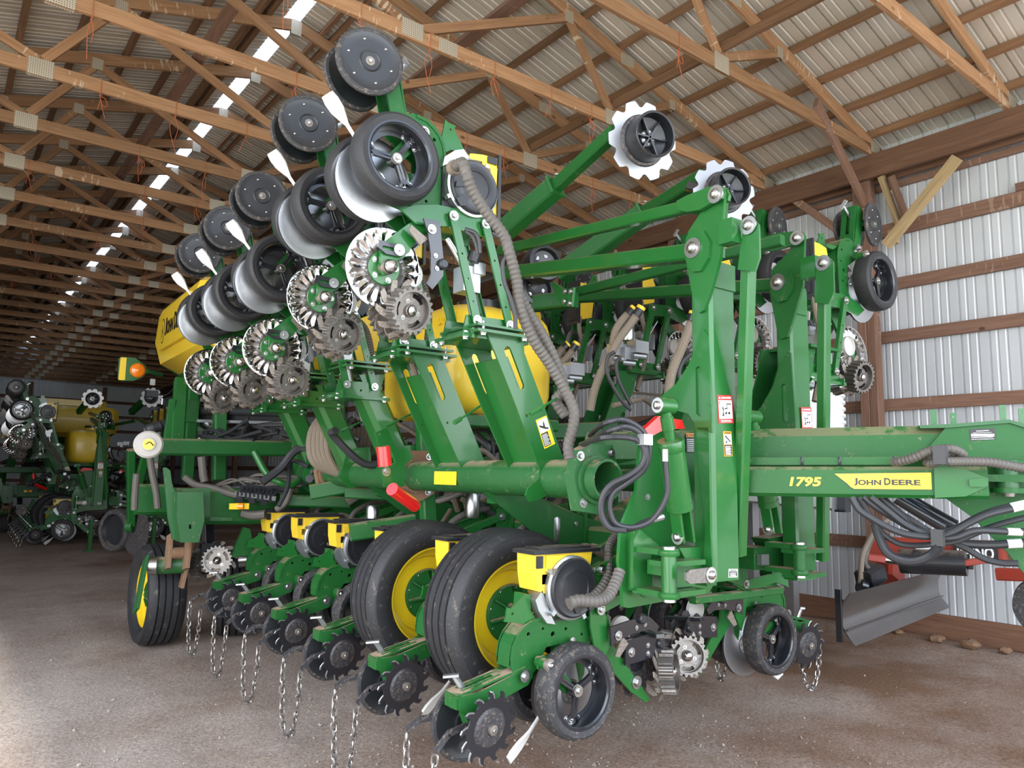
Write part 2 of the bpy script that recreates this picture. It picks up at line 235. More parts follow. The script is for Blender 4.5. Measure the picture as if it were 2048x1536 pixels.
class MB:
    def __init__(s): s.v = []; s.f = []; s.m = []; s.mats = []
    def mi(s, mat):
        if mat not in s.mats: s.mats.append(mat)
        return s.mats.index(mat)
    def add(s, vs, fs, mat, M=None):
        k = len(s.v); i = s.mi(mat)
        s.v += [(M @ Vector(v)) if M is not None else Vector(v) for v in vs]
        for f in fs: s.f.append([j+k for j in f]); s.m.append(i)
        return s
    def box(s, c, d, mat, M=None, R=None):
        x, y, z = d[0]/2, d[1]/2, d[2]/2; ch = min(x, y, z)*0.18
        vs = []; 
        for sx in (-1, 1):
            for sy in (-1, 1):
                for sz in (-1, 1): vs.append(Vector((sx*x, sy*y, sz*z)))
        T = Matrix.Translation(Vector(c)) @ (R.to_4x4() if R is not None else Matrix.Identity(4))
        if M is not None: T = M @ T
        return s.add(vs, [(0, 1, 3, 2), (4, 6, 7, 5), (0, 4, 5, 1), (2, 3, 7, 6), (0, 2, 6, 4), (1, 5, 7, 3)], mat, T)
    def bar(s, p0, p1, w, h, mat, up=(0, 0, 1), ch=0.12, caps=True, taper=1.0, M=None):
        p0 = Vector(p0); p1 = Vector(p1)
        if M is not None: p0 = M@p0; p1 = M@p1; up = M.to_3x3()@Vector(up)
        d = (p1-p0).normalized(); u = Vector(up); u = (u-d*u.dot(d))
        if u.length < 1e-4: u = Vector((1, 0, 0)); u = u-d*u.dot(d)
        u.normalize(); r = d.cross(u); c = min(w, h)*ch
        sec = [(w/2, h/2-c), (w/2-c, h/2), (-w/2+c, h/2), (-w/2, h/2-c), (-w/2, -h/2+c), (-w/2+c, -h/2), (w/2-c, -h/2), (w/2, -h/2+c)]
        vs = [p0+r*a+u*b for a, b in sec]+[p1+r*a*taper+u*b*taper for a, b in sec]
        fs = [(i, (i+1) % 8, (i+1) % 8+8, i+8) for i in range(8)]
        if caps: fs += [tuple(range(7, -1, -1)), tuple(range(8, 16))]
        return s.add(vs, fs, mat)
    def prism(s, outer, t0, t1, mat, M, holes=()):
        loops = [[Vector((a, b, 0)) for a, b in outer]]+[[Vector((a, b, 0)) for a, b in h] for h in holes]
        flat = [p for l in loops for p in l]; tris = tessellate_polygon(loops); n = len(flat)
        vs = [Vector((p.x, p.y, t0)) for p in flat]+[Vector((p.x, p.y, t1)) for p in flat]
        fs = [tuple(t) for t in tris]+[tuple(i+n for i in t) for t in tris]; k = 0
        for l in loops:
            for i in range(len(l)): j = (i+1) % len(l); fs.append((k+i, k+j, k+j+n, k+i+n))
            k += len(l)
        return s.add(vs, fs, mat, M)
    def xz(s, poly, y0, y1, mat, holes=(), M=None):   # plate drawn in x-z, thickness in y
        T = Matrix(((1, 0, 0, 0), (0, 0, 1, 0), (0, 1, 0, 0), (0, 0, 0, 1)))
        return s.prism(poly, y0, y1, mat, T if M is None else M@T, holes)
    def yz(s, poly, x0, x1, mat, holes=(), M=None):
        T = Matrix(((0, 0, 1, 0), (1, 0, 0, 0), (0, 1, 0, 0), (0, 0, 0, 1)))
        return s.prism(poly, x0, x1, mat, T if M is None else M@T, holes)
    def lathe(s, prof, M, mat, n=32, closed=False, fn=None):
        vs = []; m = len(prof)
        for i in range(n):
            a = 2*PI*i/n
            for r, h in prof:
                rr = r if fn is None else fn(r, h, a, i)
                vs.append((rr*math.cos(a), rr*math.sin(a), h))
        fs = []
        for i in range(n):
            j = (i+1) % n
            for k in range(m if closed else m-1):
                q = (k+1) % m; fs.append((i*m+k, j*m+k, j*m+q, i*m+q))
        return s.add(vs, fs, mat, M)
    def cyl(s, p0, p1, r, mat, n=16, r1=None, M=None):
        p0 = Vector(p0); p1 = Vector(p1)
        if M is not None: p0 = M@p0; p1 = M@p1
        L = (p1-p0).length; r1 = r if r1 is None else r1
        return s.lathe([(0, 0), (r, 0), (r1, L), (0, L)], fr(p0, p1-p0), mat, n)
    def tube(s, P, r, mat, n=8, k=5, corr=False, caps=True, st=None):
        P = catmull(P, k)
        if corr: P = resamp(P, st or max(r*0.42, 0.004))
        if len(P) < 2: return s
        t = (P[1]-P[0]).normalized(); u = t.orthogonal().normalized(); vs = []
        for i, p in enumerate(P):
            t2 = (P[min(i+1, len(P)-1)]-P[max(i-1, 0)])
            if t2.length > 1e-9: t2.normalize(); q = t.rotation_difference(t2); u = q@u; t = t2
            v = t.cross(u); rr = r*(0.86 if (corr and i % 2) else 1)
            for a in range(n): an = 2*PI*a/n; vs.append(p+(u*math.cos(an)+v*math.sin(an))*rr)
        fs = [(i*n+a, i*n+(a+1) % n, (i+1)*n+(a+1) % n, (i+1)*n+a) for i in range(len(P)-1) for a in range(n)]
        if caps: fs += [tuple(range(n-1, -1, -1)), tuple(range((len(P)-1)*n, len(P)*n))]
        return s.add(vs, fs, mat)
    def bolt(s, p, ax, r, mat=None, M=None, dome=False):
        mat = mat or STEEL; p = Vector(p); ax = Vector(ax).normalized()
        if M is not None: p = M@p; ax = M.to_3x3()@ax
        F = fr(p, ax)
        s.lathe([(r*1.7, 0), (r*1.7, r*0.25), (0, r*0.25)], F, mat, 14)
        if dome: s.lathe([(r, r*0.2), (r*0.95, r*0.6), (r*0.6, r*1.0), (0, r*1.15)], F, mat, 12)
        else: s.lathe([(r, r*0.2), (r, r*0.9), (r*0.8, r*1.05), (0, r*1.05)], F, mat, 6)
        return s
    def chain(s, P, ll, r, mat, turn=False):
        P = resamp(catmull(P, 6), ll*0.72)
        for i, (a, b) in enumerate(zip(P, P[1:])):
            d = (b-a).normalized(); o = d.orthogonal(); o.normalize()
            q = Matrix.Rotation(PI/2*(i % 2)+0.5*math.sin(i), 3, d); o = q@o; F = fr(a+(b-a)*0.5, d.cross(o), d)
            N = 12; ring = []
            for j in range(N):
                an = 2*PI*j/N; cx = math.cos(an)*ll*0.30 + math.copysign(ll*0.2, math.cos(an)); cy = math.sin(an)*ll*0.30
                ring.append(Vector((cx, cy, 0)))
            vs = []
            for j in range(N):
                t = (ring[(j+1) % N]-ring[j-1]).normalized(); nn = Vector((t.y, -t.x, 0))
                for k in range(5): an = 2*PI*k/5; vs.append(ring[j]+nn*math.cos(an)*r+Vector((0, 0, 1))*math.sin(an)*r)
            fs = [(j*5+k, j*5+(k+1) % 5, ((j+1) % N)*5+(k+1) % 5, ((j+1) % N)*5+k) for j in range(N) for k in range(5)]
            s.add(vs, fs, mat, F)
        return s
    def build(s, name, parent=None, loc=None, center=True, label=None, recalc=True, ang=32):
        me = bpy.data.meshes.new(name)
        c = Vector((0, 0, 0))
        if loc is not None: c = Vector(loc)
        elif center and s.v:
            mn = [min(v[i] for v in s.v) for i in range(3)]; mx = [max(v[i] for v in s.v) for i in range(3)]
            c = Vector([(mn[i]+mx[i])/2 for i in range(3)])
        me.from_pydata([tuple(v-c) for v in s.v], [], s.f)
        for m in s.mats: me.materials.append(m)
        me.polygons.foreach_set('material_index', s.m); me.polygons.foreach_set('use_smooth', [True]*len(s.f))
        if recalc:
            bm = bmesh.new(); bm.from_mesh(me); bmesh.ops.recalc_face_normals(bm, faces=bm.faces); bm.to_mesh(me); bm.free()
        me.set_sharp_from_angle(angle=math.radians(ang))
        o = bpy.data.objects.new(name, me); COL.objects.link(o); o.location = c
        if parent is not None: o.parent = parent
        if label: o['label'] = label
        return o
def tag(o, label=None, cat=None, group=None, kind=None):
    if label: o['label'] = label
    if cat: o['category'] = cat
    if group: o['group'] = group
    if kind: o['kind'] = kind
    return o
def empty(name, loc=(0, 0, 0), rz=0.0, parent=None):
    o = bpy.data.objects.new(name, None); COL.objects.link(o); o.location = loc; o.rotation_euler = (0, 0, rz); o.empty_display_size = 0.2
    if parent: o.parent = parent
    return o
def copy_tree(o, parent=None, skip=None):
    c = o.copy(); COL.objects.link(c); c.parent = parent
    for ch in list(o.children):
        if skip and skip(ch): continue
        copy_tree(ch, c, skip)
    return c
_tc = {}
def textmesh(s):
    if s in _tc: return _tc[s]
    cu = bpy.data.curves.new('t', 'FONT'); cu.body = s; cu.size = 1; cu.resolution_u = 3; cu.offset = 0.035
    ob = bpy.data.objects.new('t', cu); me = bpy.data.meshes.new_from_object(ob)
    vs = [v.co.copy() for v in me.vertices]; fs = [tuple(p.vertices) for p in me.polygons]
    x0 = min(v.x for v in vs); x1 = max(v.x for v in vs); y0 = min(v.y for v in vs); y1 = max(v.y for v in vs)
    vs = [Vector((v.x-x0, v.y, 0)) for v in vs]; bpy.data.objects.remove(ob); bpy.data.curves.remove(cu); bpy.data.meshes.remove(me)
    _tc[s] = (vs, fs, x1-x0, y0, y1); return _tc[s]
def addtext(mb, s, F, x, y, width, height, mat, z=0.001, shear=0.0):
    # text fitted in the box [x, x+width] x [y, y+height] of the frame F (x right, y up, z towards the reader)
    vs, fs, w_, y0, y1 = textmesh(s); sx_ = width/w_; sy_ = height/(y1-y0)
    mb.add([Vector((x+v.x*sx_+shear*(v.y-y0)*sy_, y+(v.y-y0)*sy_, z)) for v in vs], fs, mat, F)
def rect(x0, y0, x1, y1): return [(x0, y0), (x1, y0), (x1, y1), (x0, y1)]
def slot(x, y, L, r, ang, n=5):   # rounded slot outline in 2D
    o = []
    for s_, base in ((1, -PI/2), (-1, PI/2)):
        for i in range(n+1):
            a = base+PI*i/n; px_ = s_*L/2+r*math.cos(a); py_ = r*math.sin(a)
            o.append((x+px_*math.cos(ang)-py_*math.sin(ang), y+px_*math.sin(ang)+py_*math.cos(ang)))
    return o
def circ(x, y, r, n=16): return [(x+r*math.cos(2*PI*i/n), y+r*math.sin(2*PI*i/n)) for i in range(n)]
def beam(name, p0, p1, w_, h_, mat, parent=None, up=(0, 0, 1), label=None):   # timber with its own axis along local x
    p0 = Vector(p0); p1 = Vector(p1); L = (p1-p0).length; d = (p1-p0)/L
    u = Vector(up); u = (u-d*u.dot(d)).normalized(); r = u.cross(d)
    mb = MB(); mb.bar((-L/2, 0, 0), (L/2, 0, 0), w_, h_, mat, ch=0.06)
    o = mb.build(name, None, center=False, recalc=False)
    M = Matrix(((d.x, r.x, u.x, 0), (d.y, r.y, u.y, 0), (d.z, r.z, u.z, 0), (0, 0, 0, 1))); c = (p0+p1)/2
    o.matrix_world = Matrix.Translation(c) @ M
    if parent is not None: o.parent = parent
    if label: o['label'] = label
    return o
# ================================================================== THE SHED
def struct(o): o['kind'] = 'structure'; return o
XR, XL, RX, ZC, ZR = 8.38, -2.58, 2.9, 5.235, 6.78      # wall planes, ridge, chord underside, ridge height
YF, YB, TS, NT = -2.6, 37.5, 1.355, 29
# floor: packed dirt with ruts and a berm along the right wall
def floor_mesh():
    xs = []; x = XL-6
    while x < XR+2.0: xs.append(x); x += 0.13 if -1 < x < 9.6 else 0.5
    ys = []; y = -14.0
    while y < YB+0.5: ys.append(y); y += 0.13 if -1.2 < y < 7 else (0.4 if y < 14 else 1.2)
    rnd = random.Random(3); wv = [(rnd.uniform(1, 7), rnd.uniform(1, 7), rnd.uniform(0, 6), rnd.uniform(0.3, 1)) for _ in range(14)]
    vs = []
    for y in ys:
        for x in xs:
            h = sum(a*math.sin(kx*x*0.8+ky*y*0.5+p)*math.cos(ky*x-kx*y*0.7) for kx, ky, p, a in wv)*0.0035
            h += 0.012*math.sin((x-0.35*y)*9)*max(0, math.sin(x*0.8+1))*(0.5+0.5*math.sin(y*1.3))
            h += 0.07*math.exp(-((x-8.05)/0.25)**2)*(0.3+0.7*math.sin(y*1.7+0.9)**2)*(1 if y > 2.4 else 0.6) if x > 6.5 else 0
            vs.append((x, y, h))
    nx = len(xs); fs = [(j*nx+i, j*nx+i+1, (j+1)*nx+i+1, (j+1)*nx+i) for j in range(len(ys)-1) for i in range(nx-1)]
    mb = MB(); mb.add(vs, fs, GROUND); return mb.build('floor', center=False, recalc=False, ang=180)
struct(floor_mesh())
# loose stones lying on the floor
def stones():
    rnd = random.Random(11); mb = MB(); ico = [(0, 0, 1), (0.9, 0, 0.4), (0.28, 0.85, 0.4), (-0.72, 0.53, 0.4), (-0.72, -0.53, 0.4), (0.28, -0.85, 0.4), (0.7, 0.5, -0.4), (-0.3, 0.8, -0.4), (-0.9, 0, -0.4), (-0.3, -0.8, -0.4), (0.7, -0.5, -0.4)]
    ff = [(0, 1, 2), (0, 2, 3), (0, 3, 4), (0, 4, 5), (0, 5, 1), (1, 6, 2), (2, 7, 3), (3, 8, 4), (4, 9, 5), (5, 10, 1), (2, 6, 7), (3, 7, 8), (4, 8, 9), (5, 9, 10), (1, 10, 6)]
    m = pmat('loose_stone', (0.30, 0.245, 0.195), 0.9, var=0.45, dscale=3)
    for i in range(5200):
        if rnd.random() < 0.7: x = rnd.uniform(-0.5, 4.5); y = rnd.uniform(1.0, 6.0)
        else: x = rnd.uniform(-1, 8); y = rnd.uniform(0.8, 11)
        s_ = rnd.uniform(0.002, 0.0075) if rnd.random() < 0.93 else rnd.uniform(0.008, 0.016)
        R = Euler((rnd.uniform(0, 6), rnd.uniform(0, 6), rnd.uniform(0, 6))).to_matrix().to_4x4()
        mb.add(ico, ff, m, Matrix.Translation((x, y, s_*0.3)) @ R @ Matrix.Diagonal((s_, s_*rnd.uniform(0.6, 1), s_*rnd.uniform(0.5, 0.9), 1)))
    return mb.build('loose_gravel', center=False, recalc=False)
tag(stones(), 'small loose stones scattered over the packed dirt floor', 'gravel', kind='stuff')
def clods():
    rnd = random.Random(5); out = []
    for i, (px_, py_, r) in enumerate([(1868, 1277, 0.06), (1935, 1288, 0.075), (1790, 1262, 0.04), (2005, 1296, 0.05)]):
        x, y = 7.95, 0
        d = ray(px_, py_); p = CAMP+d*((7.92)/d.x); mb = MB(); N = 12
        vs = []; fs = []
        for a in range(N):
            for b in range(7):
                th = PI*b/6; ph = 2*PI*a/N; q = r*(0.75+0.35*rnd.random()); vs.append((q*math.sin(th)*math.cos(ph), q*1.3*math.sin(th)*math.sin(ph), q*0.7*math.cos(th)))
        fs = [(a*7+b, ((a+1) % N)*7+b, ((a+1) % N)*7+b+1, a*7+b+1) for a in range(N) for b in range(6)]
        mb.add(vs, fs, BRN); o = mb.build('dirt_clod', center=False); o.location = (7.98, p.y, 0.07); out.append(o)
    lab = ['reddish dirt clod against the wall just right of the blade tip', 'larger reddish dirt clod against the wall toward the right edge', 'small dirt clod by the wall hidden partly below the steel blade', 'dirt clod by the wall nearest the right edge of the photo']
    for o, l in zip(out, lab): tag(o, l, 'dirt clod', 'dirt clods along the wall')
clods()
# ribbed metal sheets, real profile
def ribbed(mapf, length, pitch, h, mat, name, extra=()):
    prof = []; x = 0.0
    while x < length:
        for dx, dz in ((0, 0), (0.30, 0), (0.335, 0.3), (0.375, 0.3), (0.41, 0), (0.62, 0), (0.655, 0.3), (0.695, 0.3), (0.73, 0), (0.90, 0), (0.925, 1), (0.975, 1)):
            prof.append((x+dx*pitch, dz*h))
        x += pitch
    prof = [p for p in prof if p[0] <= length]; vs = []; n = len(prof)
    for a, b in prof: vs += [mapf(a, b, 0), mapf(a, b, 1)]
    fs = [(2*i, 2*i+2, 2*i+3, 2*i+1) for i in range(n-1)]
    mb = MB(); mb.add(vs, fs, mat); o = mb.build(name, center=False, recalc=False, ang=20); return struct(o)
SL = (ZR-5.36)/(8.3-RX)
ZRF = ZR+0.10
PT = 0.262
def roofmap(side):
    x0, x1 = RX+side*0.09, RX+side*5.95
    def f(a, b, e):
        x = x0 if e == 0 else x1; z = ZRF-SL*abs(x-RX)+b; return (x, YF+a, z)
    return f
ribbed(roofmap(1), YB-YF, PT, 0.032, SHR, 'ceiling')
ribbed(roofmap(-1), YB-YF, PT, 0.032, SHR, 'ceiling')
mb = MB(); 
for s_ in (-1, 1):
    mb.add([(RX, YF, ZRF+0.05), (RX, YB, ZRF+0.05), (RX+s_*0.11, YB, ZRF+0.02), (RX+s_*0.11, YF, ZRF+0.02)], [(0, 1, 2, 3)], SKYL)
struct(mb.build('trim_2', center=False, recalc=False))  # translucent ridge strip that lets the sky light through
ribbed(lambda a, b, e: (XR+b*0.9, YF+a, 0.14 if e == 0 else 5.50), YB-YF, PT, 0.022, SHW, 'wall_right')
ribbed(lambda a, b, e: (XL-b*0.9, 7.5+a, -0.1 if e == 0 else 5.5), YB-7.5, PT, 0.022, SHW, 'wall_left')  # out of view; added, and its start placed, to darken the far end
def gab(a, b, e):
    x = XL+a; return (x, YB+b*0.9, -0.1 if e == 0 else ZRF-SL*abs(x-RX)-0.02)
ribbed(gab, XR-XL, PT, 0.022, SHW, 'wall_back')
# skirt board along the right wall
o = beam('baseboard_right', (XR-0.03, YF, 0.13), (XR-0.03, YB, 0.13), 0.05, 0.24, WOODD); struct(o)
# ------- trusses
def plate(p, w_, h_, parent, off=(0, 0), label=None):
    mb = MB()
    for s_ in (-1, 1): mb.box((0, s_*0.0225, 0), (w_, 0.003, h_), PLATE)
    o = mb.build('connector_plate', parent, center=False, loc=(0, 0, 0)); o.location = (p[0]-RX, 0, p[1]-ZC); 
    if label: o['label'] = label
    return o
def make_truss():
    t = empty('roof_truss', (RX, 0, ZC)); B = lambda n, a, b, h: None
    def tb(n, a, b, h=0.12, w_=0.042, yo=0.0):
        o = beam(n, (a[0]-RX, yo, a[1]-ZC), (b[0]-RX, yo, b[1]-ZC), w_, h, WOOD); o.parent = t; return o
    tb('bottom_chord', (XL+0.1, ZC+0.065), (XR-0.12, ZC+0.065), 0.13)
    for s_ in (-1, 1):
        tb('top_chord', (RX, ZR-0.065), (RX+s_*5.42, ZR-0.065-SL*5.42), 0.13)
        m1 = (RX+s_*1.78, ZR-SL*1.78-0.13); m2 = (RX+s_*3.35, ZR-SL*3.35-0.13)
        b1_ = (RX+s_*2.40, ZC+0.13)
        tb('web', (RX+s_*0.10, ZC+0.13), m1, 0.085); tb('web', m1, b1_, 0.085); tb('web', b1_, m2, 0.085)
        plate(m1, 0.11, 0.13, t); plate(m2, 0.10, 0.11, t); plate((b1_[0], ZC+0.07), 0.21, 0.17, t)
        plate((RX+s_*5.22, ZC+0.10), 0.20, 0.13, t)
        plate((RX+s_*2.62, ZR-SL*2.62-0.065), 0.19, 0.12, t)
    tb('king_post', (RX, ZC+0.13), (RX, ZR-0.13), 0.09); plate((RX, ZR-0.10), 0.12, 0.18, t); plate((RX, ZC+0.09), 0.21, 0.15, t)
    plate((RX+0.36, ZC+0.065), 0.19, 0.125, t)
    return t
ordn = ['nearest', 'second', 'third', 'fourth', 'fifth', 'sixth', 'seventh', 'eighth', 'ninth', 'tenth', 'eleventh', 'twelfth', 'thirteenth', 'fourteenth', 'fifteenth', 'sixteenth', 'seventeenth', 'eighteenth', 'nineteenth', 'twentieth', 'twenty-first', 'twenty-second', 'twenty-third', 'twenty-fourth', 'twenty-fifth', 'twenty-sixth', 'twenty-seventh', 'twenty-eighth', 'twenty-ninth', 'thirtieth']
T0 = make_truss()
def TY(k): return 2.49+TS*k
for k in range(0, 26):
    t = T0 if k == 0 else copy_tree(T0); t.location.y = TY(k)
    tag(t, '%s roof truss from the camera, pine with stamped metal plates' % ordn[k], 'roof truss', 'roof trusses across the shed')
# ------- purlins on the trusses
for s_, nm in ((1, 'right'), (-1, 'left')):
    for i in range(11):
        x = RX+s_*(0.32 if i == 0 else 0.02+0.523*i-0.1); z = ZR-SL*abs(x-RX)+0.048
        o = beam('roof_purlin', (x, YF, z), (x, YB, z), 0.045, 0.088, WOODP, up=(s_*SL, 0, 1))
        tag(o, 'long %s purlin, %s down from the ridge on the %s roof slope' % ('dark brown', ordn[i].replace('nearest', 'first'), nm), 'purlin', 'purlins under the roof sheets')
for x, z, l in ((RX+2.42, ZC+0.23, 'thin pine brace running along the right web joints just above the truss chords'), (RX-1.02, ZC+0.70, 'wide reddish brace board running along the left inner webs'), (RX+1.0, ZC+0.72, 'brace board running along the right inner webs')):
    tag(beam('lateral_brace', (x, 0.5, z), (x, YB-0.2, z), 0.042 if z < ZC+0.3 else 0.12, 0.09 if z < ZC+0.3 else 0.04, WOODG if z > ZC+0.3 else WOODP), l, 'brace', 'lateral braces along the trusses')
# ------- right wall: posts, header, girts, braces
XH = XR-0.34
tag(beam('header_beam', (XH+0.0, YF, 5.10), (XH+0.0, YB, 5.10), 0.045, 0.27, WOODD), 'dark doubled header board carrying the truss ends, inner face', 'header beam', 'header beams along the right eave')
tag(beam('header_beam', (XH+0.20, YF, 5.08), (XH+0.20, YB, 5.08), 0.045, 0.24, WOODD), 'outer header board behind the posts below the eave', 'header beam', 'header beams along the right eave')
PY0 = 4.00; PSP = 2*TS
for k in range(-2, 12):
    y = PY0+PSP*1.0*k
    if y < YF or y > YB: continue
    t = empty('wall_post', (XH+0.11, y, 0)); mb = MB(); mb.box((0, 0, 2.6), (0.14, 0.19, 5.2), WOODG); 
    o = beam('post_ply', (XH+0.11, y+0.045, 0.02), (XH+0.11, y+0.045, 5.2), 0.10, 0.14, WOODG, up=(1, 0, 0)); o.location -= Vector((XH+0.11, y, 0)); o.parent = t
    o = beam('post_ply', (XH+0.11, y-0.055, 0.02), (XH+0.11, y-0.055, 5.2), 0.095, 0.14, WOODG, up=(1, 0, 0)); o.location -= Vector((XH+0.11, y, 0)); o.parent = t
    nm = 'thick timber wall post behind the planter at right' if k == 0 else ('timber wall post beyond the right edge, closest to the open front' if k == -2 else ('timber wall post just off the right edge' if k == -1 else '%s timber wall post past the one behind the planter' % ordn[k].replace('nearest', 'first')))
    tag(t, nm, 'post', 'posts of the right wall')
    if k < 0:
        for q in ('label', 'category', 'group'): del t[q]
        t.name = 'trim_%d' % (5+k); t['kind'] = 'structure'  # still wall posts, out of view past the right edge
girtn = ['lowest girt', 'second girt up', 'third girt up', 'fourth girt up', 'fifth girt up', 'topmost girt']
for i, (z, h) in enumerate(((0.92, 0.13), (1.68, 0.13), (2.44, 0.13), (3.20, 0.13), (3.79, 0.13), (4.42, 0.15))):
    tag(beam('wall_girt', (XR-0.035, YF, z), (XR-0.035, YB, z), 0.045, h, WOODG), '%s on the right wall, weathered brown board over the metal sheets' % girtn[i], 'wall girt', 'girts of the right wall')
tag(beam('wall_girt', (XR-0.035, YF, 4.93), (XR-0.035, YB, 4.93), 0.045, 0.07, WOODG), 'narrow girt close under the eave of the right wall', 'wall girt', 'girts of the right wall')
mb = MB(); mb.box((XR-0.05, 2.49, 4.53), (0.06, 0.12, 0.08), WOODG); tag(mb.build('wood_block'), 'small wood block sitting on the topmost girt near the right edge', 'wood block')
def brc(a, b, w_, h_, m, l): tag(beam('knee_brace', a, b, w_, h_, m), l, 'brace', 'braces around the timber post')
def wX(px_, py_, X): r = ray(px_, py_); return CAMP+r*(X/r.x)
brc(wX(1772, 492, XH-0.03), wX(1915, 315, XH-0.03), 0.045, 0.12, WOODT, 'pale yellowish knee brace rising right from the timber post to the header')
brc(wX(1762, 352, XH+0.03), wX(1798, 450, XH+0.30), 0.04, 0.09, WOODT, 'short pale brace dropping from header right of the post')
brc(wX(1782, 352, XH+0.06), wX(1815, 445, XH+0.30), 0.04, 0.09, WOODG, 'short brown brace beside the pale one right of the post')
brc(wX(1590, 400, XH+0.03), wX(1690, 470, XH+0.1), 0.04, 0.09, WOODG, 'thin brown brace slanting down left of the post')
ta = V(6.75, TY(1)-0.06, ZR-SL*3.85-0.2); 
brc(wX(1632, 205, 6.85), wX(1728, 405, XH+0.05), 0.045, 0.13, WOODG, 'long brown brace from the truss top chord down to the timber post')
brc(wX(1778, 470, XH+0.1), wX(1796, 478, XR-0.1), 0.045, 0.12, WOODT, 'stub of pale lumber beside the post at the knee brace foot')
# ------- back wall posts and girts
for i, (x, h) in ((2, (3.15, 5.2)), (3, (5.95, 5.2))):
    tag(beam('wall_post', (x, YB-0.12, 0), (x, YB-0.12, h), 0.16, 0.15, WOODG, up=(1, 0, 0)), ['leftmost unseen post of the far wall', 'far wall post beyond the left photo edge', 'far wall post left of the parked planter tanks', 'far wall post behind the parked planter'][i], 'post', 'posts of the far wall')
for i, z in enumerate((0.45, 1.04, 1.75, 2.5, 3.25, 3.9, 4.55)):
    tag(beam('wall_girt', (XL, YB-0.04, z), (XR, YB-0.04, z), 0.045, 0.13, WOODG), '%s of the far wall, brown board counted upward' % (ordn[i].replace('nearest', 'first')+' girt'), 'wall girt', 'girts of the far wall')
# ------- baling twine tied to the chords
def twine(seed):
    rnd = random.Random(seed); mb = MB(); L1 = rnd.uniform(0.14, 0.42); L2 = rnd.uniform(0.08, 0.28)
    mb.tube([(0, -0.026, 0.14), (0.0, -0.026, 0.0), (0, -0.024, -0.03)], 0.0028, TWINE, 5, 2)
    mb.tube([(0, 0.026, 0.14), (0.0, 0.026, 0.0), (0, -0.0, -0.03)], 0.0028, TWINE, 5, 2); mb.tube([(0, -0.026, 0.137), (0, 0.026, 0.137)], 0.0028, TWINE, 5, 1)
    mb.tube([(0, 0, -0.03), (rnd.uniform(-.05, .02), rnd.uniform(-.02, .02), -L1*0.4), (rnd.uniform(-.07, .05), 0, -L1)], 0.0028, TWINE, 5)
    mb.tube([(0, 0, -0.03), (rnd.uniform(0, .05), rnd.uniform(-.02, .02), -L2*0.5), (rnd.uniform(-.02, .08), 0, -L2)], 0.0028, TWINE, 5)
    if seed % 2: mb.tube([(0, 0, -0.03), (0.05, 0, -0.05), (0.07, 0, -0.11), (0.03, 0, -0.12), (0, 0, -0.03)], 0.0026, TWINE, 5)
    mb.lathe([(0, -0.01), (0.007, -0.004), (0.007, 0.004), (0, 0.01)], Matrix.Translation((0, -0.005, -0.03)), TWINE, 6)
    return mb
tws = [twine(i) for i in range(6)]; tmeshes = []
def twat(k, px_, py_, i):
    d = ray(px_, py_); p = CAMP+d*(TY(k)/d.y)
    if i % 6 >= len(tmeshes): o = tws[i % 6].build('baling_twine', center=False, recalc=False); tmeshes.append(o.data)
    else: o = bpy.data.objects.new('baling_twine', tmeshes[i % 6]); COL.objects.link(o)
    o.location = (p.x, TY(k), ZC-0.0); return o
TW = [(3, 183, 40), (4, 200, 190), (4, 350, 235), (3, 590, 175), (4, 492, 260), (5, 278, 305), (5, 409, 355), (6, 55, 350), (6, 288, 400), (6, 392, 425), (7, 166, 435), (7, 284, 460), (2, 572, 2), (2, 720, 30), (2, 858, 95), (2, 987, 150), (2, 1100, 200), (2, 1180, 240), (3, 931, 290), (3, 1006, 325), (8, 62, 470), (8, 192, 495), (8, 348, 520), (9, 70, 515), (9, 290, 560), (10, 101, 555), (10, 205, 570), (11, 22, 575), (11, 113, 590), (3, 1183, 380), (3, 1260, 405), (1, 1355, 90), (12, 190, 600), (13, 176, 625), (13, 255, 635)]
hor = {0: 'nearest'}
cnt = {}
for i, (k, x_, y_) in enumerate(TW):
    o = twat(k, x_, y_, i); c_ = cnt.get(k, 0); cnt[k] = c_+1; o['n'] = c_; del o['n']
    nc = ordn[c_].replace('nearest', 'first')
    tag(o, 'orange baling twine tied on the %s truss from the camera, %s strand listed on that truss' % (ordn[k], nc), 'twine', 'strands of twine hanging from the trusses')
byk = {}
for o in [o for o in COL.objects if o.name.startswith('baling_twine')]: byk.setdefault(round(o.location.y, 2), []).append(o)
for y, os_ in byk.items():
    os_.sort(key=lambda o: o.location.x); k = round((y-2.49)/TS)
    for j, o in enumerate(os_): o['label'] = 'orange baling twine on the %s truss from the camera, %s from the left' % (ordn[k], ordn[j].replace('nearest', 'first'))
# ground and grass outside the open front and side
mb = MB(); mb.add([(-40, -45, -0.06), (60, -45, -0.06), (60, 60, -0.06), (-40, 60, -0.06)], [(0, 1, 2, 3)], pmat('grass_outside', (0.16, 0.22, 0.06), 0.9, var=0.3, dscale=0.8))
struct(mb.build('trim_1', center=False)); 
